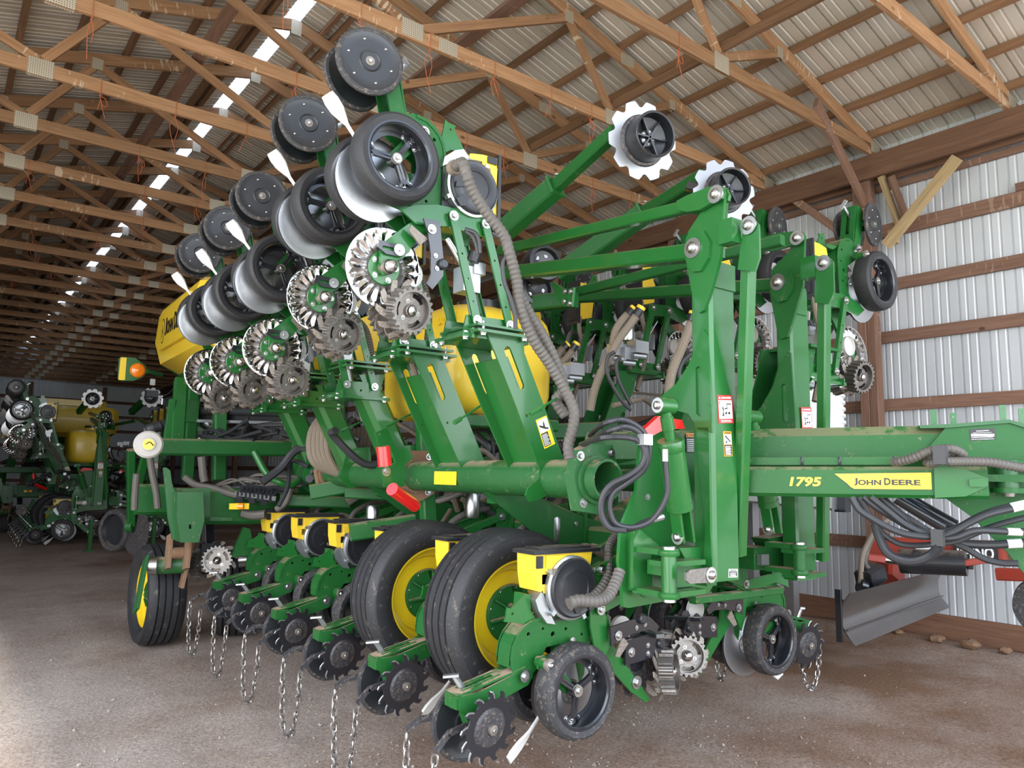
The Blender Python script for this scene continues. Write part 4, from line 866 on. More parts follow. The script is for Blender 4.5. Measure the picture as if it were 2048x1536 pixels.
# ------- wing pivot tube with its bearings
ZT, XT = 1.585, 2.45
mb = MB(); mb.lathe([(.086, 0), (.098, 0), (.098, 3.9), (.086, 3.9), (.086, 0)], fr((XT, 2.60, ZT), (0, 1, 0)), GREENM, 36); mb.lathe([(0, .25), (.086, .25)], fr((XT, 2.60, ZT), (0, 1, 0)), GREENM, 24)
part(mb, 'pivot_tube')
def bearing(y, s=1.0, m=BRN):
    mb = MB(); mb.xz([(XT-.14, ZT+.02), (XT-.10, ZT+.14), (XT-.03, ZT+.17), (XT+.11, ZT+.17), (XT+.15, ZT+.05), (XT+.15, ZT-.12), (XT+.05, ZT-.17), (XT-.10, ZT-.15)], y-.035, y+.035, m, holes=[circ(XT, ZT, .10, 24)])
    mb.lathe([(.100, -.055), (.118, -.055), (.118, .055), (.100, .055)], fr((XT, y, ZT), (0, 1, 0)), m, 30, closed=True)
    for a, b in ((-.10, .11), (.10, .13), (.10, -.11), (-.08, -.11)): mb.bolt((XT+a, y-.035, ZT+b), (0, -1, 0), .014)
    return part(mb, 'tube_bearing')
for y, m in ((2.72, GREENM), (4.52, BRN), (5.95, BRN)): bearing(y, 1, m)
mb = MB(); D0 = fr((XT-.0992, 4.2, ZT), (-1, 0, 0.0), (0, -1, 0)); mb.prism(rect(0, -.05, .26, .03), 0, .002, D_YEL, Matrix.Translation((0, -.14, 0)) @ D0)
part(mb, 'yellow_decal')
# ------- support arms from the tube up to the upturned row units
nearp = [(2.01, 2.29), (2.06, 2.20), (2.18, 1.97), (2.35, 1.63), (2.345, 1.585), (2.275, 1.535), (2.262, 1.50), (2.29, 1.468), (2.345, 1.478), (2.42, 1.51), (2.50, 1.58), (2.52, 1.66), (2.46, 1.78), (2.24, 2.22), (2.235, 2.29)]
farp = [(2.01, 2.29), (2.06, 2.20), (2.18, 1.97), (2.40, 1.58), (2.54, 1.66), (2.24, 2.24), (2.235, 2.29)]
SLT = [slot(2.178, 2.135, .19, .021, math.atan2(-.40, .20))]
def arm_open(yc, foot):
    mb = MB(); h = SLT+[circ(2.26, 1.90, .008, 8)]
    mb.xz(nearp if foot else farp, yc-.155, yc-.143, GREEN, holes=h); mb.xz(farp, yc+.143, yc+.155, GREEN, holes=h)
    mb.bar((2.14, yc, 2.19), (2.43, yc, 1.62), .29, .010, GREEN, up=(1, 0, .45)); return part(mb, 'support_arm')
A0 = arm_open(3.15, True); A1 = arm_open(3.15+PIT_, False)
for k in (2, 3, 4):
    mb = MB(); yc = 3.14+PIT_*k
    mb.bar((2.14, yc, 2.19), (2.42, yc, 1.66), .19, .17, GREEN, up=(1, 0, .5), ch=.18)
    for s_ in (-1, 1): mb.xz([(2.06, 2.25), (2.25, 2.27), (2.22, 2.16), (2.19, 2.10), (2.16, 2.12), (2.10, 2.18)], yc+s_*.09-.005, yc+s_*.09+.005, GREEN)
    mb.xz([(2.34, 1.78), (2.52, 1.80), (2.55, 1.62), (2.50, 1.50), (2.36, 1.48), (2.28, 1.56)], yc-.10, yc-.085, GREEN)
    part(mb, 'support_arm')
# head plates on top of each arm
for k in range(5):
    z = 2.285-(0.0 if k < 2 else .0); yc = 3.14+PIT_*k; mb = MB()
    mb.box((2.10, yc, z+.008), (.36, .40, .014), GREEN); mb.box((2.10, yc, z+.04), (.34, .36, .012), GREEN)
    for x in (1.97, 2.22):
        for s_ in (-1, 1): mb.bolt((x, yc+s_*.17, z), (0, 0, -1), .013); mb.cyl((x, yc+s_*.17, z), (x, yc+s_*.17, z+.06), .008, STEEL, 8)
    part(mb, 'arm_head_plate')
# mirrored arms of the front rank
for k in range(5):
    mb = MB(); yc = 2.80+.79*k
    for s_ in (-1, 1): mb.xz([(6.54-x, z) for x, z in [(2.22, 2.44), (2.26, 2.30), (2.60, 1.60), (2.74, 1.66), (2.46, 2.28), (2.42, 2.44)]], yc+s_*.13-.006, yc+s_*.13+.006, GREEND, holes=[slot(4.11, 1.98, .24, .022, 1.12)])
    mb.bar((4.30, yc, 2.36), (3.95, yc, 1.66), .25, .010, GREEND, up=(1, 0, -.45)); mb.box((4.36, yc, 2.44), (.32, .36, .02), GREEND)
    part(mb, 'support_arm')
mb = MB(); mb.cyl((3.95, 2.75, ZT), (3.95, 6.6, ZT), .09, GREEND, 28); part(mb, 'pivot_tube')
# thin green rods across the arms
for i, (a, b, d0, d1) in enumerate((((1060, 828), (1146, 778), 3.35, 3.55), ((908, 846), (960, 812), 3.75, 3.9), ((770, 853), (835, 822), 4.6, 4.75), ((682, 862), (735, 838), 5.3, 5.4))):
    mb = MB(); p, q = mD(*a, d0), mD(*b, d1); mb.cyl(p, q, .006, GREEN, 8); mb.cyl(p, p+(q-p)*.25, .012, GREEN, 8); part(mb, 'rest_rod')
# caution decal on the nearest arm
def decal(mb, corners_px, Y, items, mat_bg, par, name, label, border=None, axis='Y', thick=.0015):
    fn = mY if axis == 'Y' else mX
    P = [fn(x, y, Y) for x, y in corners_px]      # top-left, top-right, bottom-left
    ex = (P[1]-P[0]); W = ex.length; ex.normalize(); dn = (P[2]-P[0]); H = abs(dn.dot(ex.cross(V(0, -1, 0) if axis == 'Y' else V(-1, 0, 0))))
    n = V(0, -1, 0) if axis == 'Y' else V(-1, 0, 0); ey = n.cross(ex); O = P[0]-ey*H
    F = Matrix(((ex.x, ey.x, n.x, O.x), (ex.y, ey.y, n.y, O.y), (ex.z, ey.z, n.z, O.z), (0, 0, 0, 1)))
    mb.prism(rect(0, 0, W, H), 0, thick, border or mat_bg, F)
    if border: mb.prism(rect(W*.05, W*.05, W*.95, H-W*.05), thick, thick+.0004, mat_bg, F)
    o = sub(mb, name, par, label) if par else part(mb, name, label)
    t = MB(); z = thick+.0008
    for it in items:
        if it[0] == 'r': t.prism(rect(it[1]*W, it[2]*H, it[3]*W, it[4]*H), z-.0004, z, it[5], F)
        elif it[0] == 't': addtext(t, it[1], F, it[2]*W, it[3]*H, it[4]*W, it[5]*H, it[6], z+.0004)
        elif it[0] == 'p': t.prism([(a*W, b*H) for a, b in it[1]], z-.0004, z+.0002, it[2], F)
        elif it[0] == 'lines':
            for j in range(it[1]): yy = it[3]+(it[5]-it[3])*j/it[1]; t.prism(rect(it[2]*W, yy*H, (it[4]-.05*((j*7) % 3))*W, (yy+(it[5]-it[3])/it[1]*.45)*H), z, z+.0004, it[6], F)
    if par: t2 = MB(); return o, t, F, W, H
    q = t.build('decal_print', None); q.location -= o.location+OFF; q.parent = o
    return o, t, F, W, H
YA = 3.15-.1555
mb = MB()
r_ = decal(mb, [c4(1772, 622), c4(1838, 592), c4(1838, 795)], YA, [('r', .06, .52, .94, .95, D_WH), ('p', [(.15, .80), (.45, .72), (.55, .86), (.62, .84), (.60, .66), (.88, .60), (.80, .56), (.55, .60), (.35, .66), (.12, .74)], D_BLK), ('r', .06, .05, .68, .50, D_BLK), ('lines', 9, .10, .08, .64, .48, D_WH)], D_YEL, None, 'caution_decal', 'yellow caution decal')
# ------- main toolbar
mb = MB(); mb.bar((3.22, 2.55, 1.20), (3.22, 8.9, 1.20), .18, .18, GREEND); part(mb, 'toolbar')
for y in (3.6, 5.1, 6.6):
    mb = MB(); mb.bar((2.50, y, 1.50), (3.20, y, 1.25), .14, .14, GREEND); mb.xz([(2.35, 1.5), (2.55, 1.5), (3.3, 1.3), (3.3, 1.05), (3.05, 1.05)], y-.09, y-.08, GREEND); part(mb, 'tube_carrier')
    mb = MB(); mb.bar((3.95, y, 1.50), (3.24, y, 1.25), .14, .14, GREEND); part(mb, 'tube_carrier')
# ------- support wheels
def bigwheel(center, R, W, rim, ax, name='support_wheel', ribs=True, hubm=GREEND, tm=TIRE, dish=0.02):
    F = fr(center, ax); h = W/2; T = MB()
    cr = []
    n = 5
    xs = [-h*.80, -h*.62, -h*.58, -h*.30, -h*.26, h*.26, h*.30, h*.58, h*.62, h*.80]
    prof = [(rim, -h*.72), (rim+.01, -h*.82), (R*.86, -h*1.03), (R*.95, -h*.97), (R-.020, -h*.86)]
    for i, x in enumerate((-.74, -.46, -.15, .15, .46, .74)):
        if i: prof += [(R-.006-.018*abs(x)**3, h*(x-.085)), (R-.018, h*(x-.065))]
        prof += []
        if i < 5: prof += [(R-.018, h*(x-.03)), (R-.004-.018*abs(x)**3, h*(x-.01))]
    prof = [(rim, -h*.72), (rim+.01, -h*.82), (R*.80, -h*1.02), (R*.92, -h*1.02), (R-.032, -h*.93), (R-.014, -h*.82)]
    gr = (-.56, -.19, .19, .56)
    for g in gr: prof += [(R-.004, h*(g-.05)), (R-.032, h*(g-.034)), (R-.032, h*(g+.034)), (R-.004, h*(g+.05))]
    prof += [(R-.014, h*.82), (R-.032, h*.93), (R*.92, h*1.02), (R*.80, h*1.02), (rim+.01, h*.82), (rim, h*.72)]
    T.lathe(prof, F, tm, 72)
    o = part(T, name)
    Rm = MB(); Rm.lathe([(rim+.012, h*.80), (rim+.014, h*.72), (rim-.010, h*.70), (rim-.016, h*.40), (rim-.055, h*.28), (rim-.065, dish), (.12, dish), (0, dish)], F, YELP, 56)
    Rm.lathe([(rim+.012, -h*.80), (rim-.010, -h*.70), (rim-.02, -.02), (.1, -.02), (0, -.02)], F, YELP, 40)
    sub(Rm, 'wheel_rim', o, 'yellow wheel rim')
    H = MB(); H.lathe([(.145, dish+.002), (.150, dish+.010), (.140, dish+.022), (.06, dish+.040), (.055, dish+.075), (0, dish+.085)], F, hubm, 40)
    for i in range(8):
        a = i*PI/4+.2; H.box((0, 0, 0), (.10, .010, .055), hubm, F @ Matrix.Rotation(a, 4, 'Z') @ Matrix.Translation((.09, 0, dish+.04)) @ Matrix.Rotation(.35, 4, 'Y')); H.bolt(F @ V(.128*math.cos(a+.35), .128*math.sin(a+.35), dish+.015), F.to_3x3()@V(0, 0, 1), .009)
    sub(H, 'wheel_hub', o, 'ribbed green hub')
    return o
bigwheel((2.35, 3.265, .885), .437, .33, .282, (0, -1, 0)); bigwheel((2.29, 4.03, .885), .437, .33, .282, (0, -1, 0))
for y in (3.265, 4.03):
    mb = MB(); mb.bar((2.29, y+.05, .86), (3.05, y+.05, 1.15), .10, .12, GREEND); part(mb, 'wheel_arm')
# ------- red transport lock on the tube
mb = MB(); p = [c4(780, 790), c4(860, 770), c4(885, 885), c4(810, 910)]
a = mD(752+0, 912, 4.1); mb.cyl(mD(766, 893, 4.05), mD(770, 932, 4.05), .038, RED, 24); part(mb, 'cylinder_lock', 'red painted cylinder lock sleeve')
mb = MB(); mb.cyl(mD(784, 978, 4.05), mD(830, 1012, 4.25), .036, RED, 20); part(mb, 'lock_link', 'red lock link below the tube')
mb = MB(); mb.xz([(mY(*c4(*q), 4.36).x, mY(*c4(*q), 4.36).z) for q in [(775, 700), (845, 665), (905, 800), (975, 790), (1010, 850), (960, 900), (955, 1030), (890, 1045), (830, 1035), (815, 930), (900, 885), (860, 770), (800, 790)]], 4.35, 4.37, GREEN, holes=[[(mY(*c4(*q), 4.36).x, mY(*c4(*q), 4.36).z) for q in [(790, 712), (818, 698), (818, 706), (794, 720)]]])
mb.bolt(mY(*c4(845, 940), 4.35), (0, -1, 0), .018); part(mb, 'lock_bracket')
# ------- fold mast 1 (nearer) : body box + head plates in the y-z plane + front
def yzp(px_list, X): return [(mX(x, y, X).y, mX(x, y, X).z) for x, y in px_list]
def mast(d0, c_top, c_bot, head, gusset, boss, pins, nm):
    pass
XM = 2.80
top = mX(1424, 560, XM); bot = mX(1440, 1165, XM)
mb = MB(); yb = 2.13
def mxp(pts, X=XM): return yzp([c5(a, b) for a, b in pts], X)
body_c = (XM+.085, 2.17); print('mast front px check', top, bot)
M1Y = mX(1427, 900, XM).y      # near edge of the left face
ZT1 = mY(1458, 535, M1Y).z; ZT2 = mY(1458, 582, M1Y).z; mb.bar((XM+.092, M1Y+.065, 1.13), (XM+.092, M1Y+.065, ZT1), .13, .184, GREEN, up=(1, 0, 0), ch=.12)
mb.bar((XM+.096, M1Y+.065, ZT2), (XM+.096, M1Y+.065, ZT1+.01), .15, .192, GREEN, up=(1, 0, 0), ch=.12)
part(mb, 'fold_mast')
MAST = bpy.context.scene.collection.objects['fold_mast']
mb = MB(); hp = mxp([(860, 110), (878, 150), (850, 560), (790, 780), (745, 900), (715, 918), (690, 895), (640, 640), (625, 520), (645, 400), (790, 180), (800, 115)])
mb.yz(hp, XM-.02, XM, GREEN)
el_ = mxp([(700, 395), (760, 400), (800, 470), (790, 570), (740, 655), (690, 660), (650, 600), (636, 520), (650, 440)]); mb.yz(el_, XM-.04, XM-.02, GREEN)
mb.yz(yzp([c5(x, y) for x, y in [(860, 110), (878, 150), (850, 560), (780, 560), (740, 400), (790, 180)]], XM+.09), XM+.09, XM+.105, GREEN)
mb.bolt(mX(*c5(660, 500), XM-.04), (-1, 0, 0), .030, dome=True); mb.bolt(mX(*c5(805, 155), XM-.055), (-1, 0, 0), .026, dome=True)
sub(mb, 'head_plate', MAST)
mb = MB(); g = mxp([(735, 1020), (760, 1060), (790, 1560), (790, 1680), (700, 1660), (640, 1560), (520, 1530), (470, 1510), (465, 1450), (560, 1370), (640, 1250), (690, 1120)])
mb.yz(g, XM-.012, XM, GREEN, holes=[mxp([(685, 1270), (705, 1255), (720, 1270), (728, 1560), (710, 1580), (690, 1560)])])
g2 = yzp([c6(a, b) for a, b in [(690, 240), (700, 240), (770, 240), (780, 900), (800, 1240), (740, 1080), (745, 870), (700, 420)]], XM); mb.yz(g2, XM-.012, XM, GREEN)
mb.bolt(mX(*c5(478, 1505), XM-.03), (-1, 0, 0), .022, dome=True); mb.cyl(mX(*c5(478, 1505), XM-.06), mX(*c5(478, 1505), XM+.02), .036, GREEN, 20)
sub(mb, 'gusset_plate', MAST)
# the block and link beside the mast
mb = MB(); q = mD(*c5(893, 400), 3.5); mb.box(q, (.07, .08, .115), GREEN); mb.bar(q, mD(*c5(985, 395), 3.54), .05, .10, GREEN); sub(mb, 'mast_block', MAST)
mb = MB(); a = mD(1497, 452, 3.5); b = mD(1478, 1110, 3.6)
mb.bar(a+V(0, 0, -.13), b, .055, .062, GREEN, up=(1, 0, 0), ch=.15)
for dy in (-.035, .035):
    L = [c5(1010, 330), c5(1060, 325), c5(1085, 350), c5(1090, 560), c5(1060, 650), c5(950, 640), c5(960, 560), c5(985, 360)]; X0 = a.x+dy; mb.yz(yzp(L, X0), X0-.006, X0+.006, GREEN)
mb.bolt(mX(*c5(1015, 355), a.x-.046), (-1, 0, 0), .026, dome=True); part(mb, 'mast_link')
# mast 2 (farther)
XM2 = 3.86; e2 = mX(1589, 850, XM2); 
def mx2(pts, X=XM2): return yzp([c5(a, b) for a, b in pts], X)
mb = MB(); ZU1 = mY(1610, 582, e2.y).z; ZU2 = mY(1610, 632, e2.y).z; mb.bar((XM2+.09, e2.y+.055, 1.03), (XM2+.09, e2.y+.055, ZU1), .11, .18, GREEN, up=(1, 0, 0), ch=.12); mb.bar((XM2+.08, e2.y+.055, ZU2), (XM2+.08, e2.y+.055, ZU1+.01), .13, .16, GREEN, up=(1, 0, 0), ch=.12)
M2 = part(mb, 'fold_mast')
mb = MB(); hp = mx2([(1370, 400), (1385, 430), (1375, 740), (1310, 960), (1275, 1070), (1235, 1085), (1215, 1060), (1165, 800), (1160, 720), (1185, 630), (1340, 470), (1345, 400)])
mb.yz(hp, XM2-.02, XM2, GREEND); el_ = mx2([(1250, 635), (1300, 650), (1325, 700), (1320, 770), (1280, 840), (1230, 855), (1185, 800), (1175, 720), (1200, 660)]); mb.yz(el_, XM2-.04, XM2-.02, GREEND)
mb.bolt(mX(*c5(1203, 718), XM2-.04), (-1, 0, 0), .030, dome=True); mb.bolt(mX(*c5(1325, 435), XM2-.055), (-1, 0, 0), .026, dome=True); sub(mb, 'head_plate', M2)
mb = MB(); g = mx2([(1275, 1160), (1290, 1170), (1320, 1600), (1320, 1700), (1240, 1690), (1080, 1650), (1020, 1700), (1010, 1610), (1100, 1520), (1180, 1380), (1220, 1240)]); mb.yz(g, XM2-.012, XM2, GREEND, holes=[mx2([(1232, 1380), (1250, 1370), (1265, 1385), (1275, 1600), (1255, 1620), (1238, 1600)])])
mb.cyl(mX(*c6(1042, 175), XM2-.05), mX(*c6(1042, 175), XM2+.02), .036, RED, 20); mb.bolt(mX(*c6(1042, 175), XM2-.05), (-1, 0, 0), .02, dome=True); sub(mb, 'gusset_plate', M2)
mb = MB(); a2 = mD(1647, 526, 4.1); b2_ = mD(1645, 1120, 4.2); mb.bar(a2+V(0, 0, -.13), b2_, .055, .062, GREEN, up=(1, 0, 0), ch=.15)
for dy in (-.04, .04):
    L = [c5(1480, 570), c5(1540, 565), c5(1560, 590), c5(1565, 780), c5(1530, 860), c5(1440, 850), c5(1440, 780), c5(1455, 600)]; X0 = a2.x+dy; mb.yz(yzp(L, X0), X0-.006, X0+.006, GREEN)
mb.bolt(mX(*c5(1493, 595), a2.x-.046), (-1, 0, 0), .026, dome=True); part(mb, 'mast_link')
mb = MB(); mb.box(mD(*c5(1420, 630), 4.15), (.08, .09, .12), GREEN); mb.bar(mD(*c5(1420, 630), 4.15), mD(*c5(1480, 620), 4.2), .05, .10, GREEN); sub(mb, 'mast_block', M2)
# long fold bars running back from the masts
def foldbar(pa, da, pb, db, w_, h_, m=GREEN, name='fold_bar', tipw=None):
    a = mD(*pa, da); b = mD(*pb, db); mb = MB(); mb.bar(a, b, w_, h_, m, up=(0, 0, 1)); return a, b, mb
a = mX(1380, 413, XM); b = mX(1000, 502, XM); mb = MB(); mb.bar(a, b, .05, .062, GREEN)
hp = yzp([c5(x, y) for x, y in [(845, 112), (862, 150), (855, 185), (720, 262), (640, 275), (575, 262), (575, 205), (640, 170), (790, 112)]], XM-.03); mb.yz(hp, XM-.055, XM-.03, GREEN); mb.yz(hp, XM+.0, XM+.02, GREEN)
part(mb, 'fold_bar')
a = mX(1392, 505, XM+.07); b = mX(1005, 548, XM+.07); mb = MB(); mb.bar(a, b, .09, .085, GREEN); part(mb, 'fold_bar')
a = mX(1558, 570, XM2+.07); b = mX(1145, 596, XM2+.07); mb = MB(); mb.bar(a, b, .08, .082, GREEND); part(mb, 'fold_bar')
a, b, mb = foldbar((1565, 480), 4.05, (1150, 585), 5.2, .05, .06, GREEND)
hp = yzp([c5(x, y) for x, y in [(1345, 395), (1375, 410), (1375, 450), (1340, 475), (1180, 525), (1110, 520), (1110, 440), (1200, 410)]], XM2-.03); mb.yz(hp, XM2-.055, XM2-.03, GREEND); part(mb, 'fold_bar')
mb = MB(); mb.bar(mD(1150, 598, 5.1), mD(1030, 612, 5.4), .10, .11, GREEND); 
mb.yz(yzp([b6(380, 610), b6(400, 600), b6(480, 660), b6(545, 640), b6(530, 780), b6(480, 780), b6(440, 755)], 3.0), 2.99, 3.01, GREEN)
for q in ((475, 670), (515, 670), (470, 742), (508, 757)): mb.bolt(mX(*b6(*q), 2.985), (-1, 0, 0), .012)
part(mb, 'fold_bracket')
# lift cylinders
def cylinder(pt, pb, d0, d1, r, m=GREEN, rodlen=.16):
    a, b = mD(*pt, d0), mD(*pb, d1); u = (b-a).normalized(); mb = MB()
    mb.lathe([(0, 0), (r, 0), (r+.004, .01), (r+.004, .04), (r, .05)], fr(a+u*rodlen, u), m, 28)
    L = (b-a).length-.14-rodlen; mb.lathe([(r, .05), (r, L-.03), (r+.003, L-.03), (r+.003, L), (0, L)], fr(a+u*rodlen, u), m, 32)
    o = part(mb, 'lift_cylinder')
    mb = MB(); mb.cyl(a, a+u*rodlen, .024, m, 14); mb.cyl(a+u*.05, a+u*.11, .030, m, 14); mb.cyl(a+V(-.045, 0, 0), a+V(.045, 0, 0), .036, m, 18); mb.bolt(a+V(-.045, 0, 0), (-1, 0, 0), .020, dome=True); sub(mb, 'cylinder_rod', o)
    mb = MB(); e = b-u*.14
    for s_ in (-.035, .035): mb.bar(e+V(s_, 0, 0), b+V(s_, 0, -.02), .016, .06, m, up=(0, 1, 0))
    mb.bolt(b+V(-.045, 0, 0), (-1, 0, 0), .020, dome=True); sub(mb, 'cylinder_clevis', o); return o
cylinder((1330, 812), (1369, 1074), 3.30, 3.42, .058)
cylinder((1504, 834), (1547, 1058), 3.95, 4.05, .052)
for (x, y, d_) in ((1330, 850, 3.5), (1478, 868, 4.1)):
    mb = MB(); q = mD(x, y, d_); mb.add([q+V(-.14, 0, -.03), q+V(-.04, 0, .04), q+V(.12, 0, .03), q+V(.14, 0, -.01), q+V(0, 0, -.02), q+V(-.12, 0, -.07)]+[v+V(0, .03, 0) for v in [q+V(-.14, 0, -.03), q+V(-.04, 0, .04), q+V(.12, 0, .03), q+V(.14, 0, -.01), q+V(0, 0, -.02), q+V(-.12, 0, -.07)]], [(0, 1, 2, 3, 4, 5), (6, 7, 8, 9, 10, 11)]+[(i, (i+1) % 6, (i+1) % 6+6, i+6) for i in range(6)], RED); part(mb, 'lock_link', 'red lock link behind the lift cylinder')
# ------- base frame of the masts
def xzp(pts, Y): return [(mY(x, y, Y).x, mY(x, y, Y).z) for x, y in pts]
YB1 = 2.52
pa = [c6(*q) for q in [(330, 250), (400, 215), (480, 260), (700, 300), (780, 700), (790, 1250), (760, 1300), (250, 1395), (215, 1390), (205, 1250), (185, 1100), (200, 880), (300, 640)]]
mb = MB(); mb.xz(xzp(pa, YB1), YB1, YB1+.02, GREEN); mb.xz(xzp([c6(*q) for q in [(270, 960), (310, 890), (440, 1000), (380, 1000), (390, 1260), (350, 1330), (265, 1270)]], YB1-.05), YB1-.06, YB1-.04, GREEN)
mb.bar(mY(*c6(262, 900), YB1-.01), mY(*c6(262, 1280), YB1-.01), .02, .06, GREEN, up=(0, 1, 0))
for q in ((370, 685), (500, 685)): mb.bolt(mY(*c6(*q), YB1), (0, -1, 0), .009)
part(mb, 'hinge_plate')
# warning decal behind the cylinder
mb = MB(); decal(mb, [c6(612, 275), c6(700, 278), c6(628, 400)], YB1-.003, [('r', 0, .80, 1, 1, D_ORG), ('p', [(.03, .84), (.13, .84), (.08, .96)], D_BLK), ('t', 'WARNING', .18, .85, .78, .09, D_BLK), ('lines', 7, .06, .06, .94, .74, D_WH)], D_BLK, None, 'warning_decal', 'black and orange warning decal')
# hinge knuckles at the mast foot
def knuckle(px_, d_, z0, z1, s=1.0, m=GREEN):
    q = mD(px_, 1140, d_); mb = MB()
    for z in (z0, z1):
        mb.lathe([(0, 0), (.052*s, 0), (.056*s, .006), (.056*s, .020), (.050*s, .028), (0, .028)], fr((q.x, q.y, z), (0, 0, 1)), m, 28); mb.lathe([(0, 0), (.030, 0), (.030, .012), (0, .016)], fr((q.x, q.y, z+(.028 if z == z1 else -.014)), (0, 0, 1)), STEEL, 18)
        mb.box((q.x+.02, q.y+.10, z+.014), (.09, .20, .026), m)
    mb.cyl((q.x, q.y, z0), (q.x, q.y, z1), .040*s, m, 20)
    mb.box((q.x+.10, q.y+.04, (z0+z1)/2+.055), (.24, .12, .022), m); mb.box((q.x+.10, q.y+.04, (z0+z1)/2-.075), (.24, .12, .022), m); mb.box((q.x+.16, q.y+.07, (z0+z1)/2), (.14, .04, .12), m)
    return q, mb
kz = lambda y, d: mD(1338, y, d).z; q, mb = knuckle(1338, 3.25, kz(1196, 3.25), kz(1112, 3.25), .85); part(mb, 'hinge_knuckle')
mb = MB(); f0 = mD(1408, 1150, 3.22); F = fr(f0, (0, -1, 0)); mb.prism([(-.105, -.028), (.05, -.034), (.05, .032), (-.105, .030), (-.125, .018), (-.125, -.016)], 0, .012, CAST, Matrix(((1, 0, 0, f0.x), (0, 0, -1, f0.y), (0, 1, 0, f0.z), (0, 0, 0, 1)))); mb.bolt(f0+V(.03, -.012, 0), (0, -1, 0), .020, dome=True); part(mb, 'lock_tab', 'bare steel lock tab')
q, mb = knuckle(1600, 4.0, mD(1600, 1150, 4).z, mD(1600, 1100, 4).z, .8, GREEND); part(mb, 'hinge_knuckle')
mb = MB(); pb_ = [c6(*t) for t in [(560, 1010), (720, 1005), (745, 1070), (790, 1090), (810, 1130), (800, 1250), (740, 1255), (720, 1200), (460, 1190), (460, 1100), (600, 1080)]]; mb.xz(xzp(pb_, 2.35), 2.34, 2.44, GREEN); part(mb, 'mast_foot')
mb = MB(); mb.xz(xzp([c6(*t) for t in [(1120, 950), (1230, 930), (1330, 1010), (1365, 1070), (1360, 1150), (1030, 1150), (1030, 1010), (1150, 1000)]], 2.68), 2.66, 2.78, GREEND); mb.bolt(mY(*c6(1310, 1085), 2.66), (0, -1, 0), .024, dome=True); mb.box(mY(*c6(1108, 1085), 2.64), (.07, .03, .06), GALV); part(mb, 'mast_foot')
mb = MB(); mb.bar(mD(1385, 1200, 3.9), mD(1560, 1180, 4.3), .05, .04, GREEND); mb.xz(xzp([c6(*t) for t in [(900, 1240), (1190, 1170), (1210, 1160), (1255, 1200), (1265, 1265), (1240, 1250), (1180, 1230), (1000, 1290)]], 2.95), 2.94, 2.96, GREEN); part(mb, 'cross_frame')
# decals on the masts
FY = M1Y+.0
def dec_danger(px3, Y, par, n='danger_decal'):
    mb = MB(); return decal(mb, px3, Y, [('r', .06, .16, .94, .82, D_WH), ('t', 'DANGER', .26, .87, .66, .075, D_WH), ('p', [(.07, .87), (.21, .87), (.14, .95)], D_WH), ('p', [(.25, .25), (.32, .42), (.28, .55), (.33, .62), (.38, .50), (.36, .40), (.40, .26), (.35, .26)], D_BLK), ('p', [(.42, .50), (.62, .50), (.62, .72), (.58, .72), (.58, .54), (.42, .54)], D_BLK), ('p', circle2(.52, .36), D_BLK), ('p', circle2(.72, .36), D_BLK), ('p', [(.60, .70), (.86, .70), (.86, .66), (.60, .67)], D_BLK), ('p', [(.08, .70), (.14, .70), (.14, .76), (.08, .76)], D_BLK), ('lines', 2, .14, .04, .88, .14, D_WH)], D_RED, None, n, 'red and white danger decal')
def circle2(x, y): return [(x+.07*math.cos(a*PI/6), y+.045*math.sin(a*PI/6)) for a in range(12)]
dec_danger([c6(812, 32), c6(908, 34), c6(820, 214)], FY-.001, None)
dec_danger([c6(1348, 110), c6(1415, 112), c6(1356, 262)], e2.y-.006, None)
mb = MB(); decal(mb, [c6(850, 265), c6(903, 265), c6(852, 425)], FY-.001, [('r', .06, .48, .94, .88, D_WH), ('t', 'WARNING', .12, .91, .76, .05, D_BLK), ('p', [(.15, .80), (.25, .85), (.85, .60), (.80, .55)], D_BLK), ('p', [(.2, .55), (.45, .68), (.4, .52)], D_BLK), ('r', .06, .03, .94, .46, D_BLK), ('lines', 10, .15, .06, .85, .43, D_WH)], D_ORG, None, 'warning_decal', 'orange warning decal')
for q3, Y in (([c6(886, 1145), c6(944, 1145), c6(888, 1200)], FY-.001), ([c6(1424, 1050), c6(1470, 1050), c6(1426, 1096)], e2.y-.006)):
    mb = MB(); decal(mb, q3, Y, [('r', .06, .08, .94, .72, D_BLK), ('lines', 4, .15, .14, .85, .66, D_WH), ('r', .15, .80, .85, .88, D_BLK)], D_WH, None, 'notice_decal', 'small black and white notice decal')
# ------- tongue beams
TA, TB_ = mD(1466, 962, 3.72), mD(1972, 966, 3.28)
u = (TB_-TA).normalized(); nrm = V(u.y, -u.x, 0).normalized(); 
if nrm.y > 0: nrm = -nrm
mb = MB(); mb.bar(TA, TB_, .13, .142, GREEND); BM = None
def onb(px_, py_, off=.0655):     # point of the beam's front face seen at that pixel
    r = mray(px_, py_); P0 = TA+nrm*off; s_ = (P0-CAMP).dot(nrm)/r.dot(nrm); return CAMP+r*s_
def tprism(pts, off, th, m, mb): 
    P = [onb(x, y, off) for x, y in pts]; ex = u; ey = V(0, 0, 1); O = P[0]
    mb.prism([((p-O).dot(ex), (p-O).dot(ey)) for p in P], 0, th, m, Matrix(((ex.x, ey.x, nrm.x, O.x), (ex.y, ey.y, nrm.y, O.y), (ex.z, ey.z, nrm.z, O.z), (0, 0, 0, 1))))
tprism([b5(1290, 640), b5(1545, 665), b5(1745, 745), b5(1750, 810), b5(1560, 895), b5(1300, 905)], .066, .012, GREEN, mb)
tprism([b5(1580, 750), b5(1700, 740), b5(1740, 770), b5(1740, 800), b5(1700, 815), b5(1590, 810)], .078, .018, GREEN, mb)
TG = part(mb, 'draft_beam')
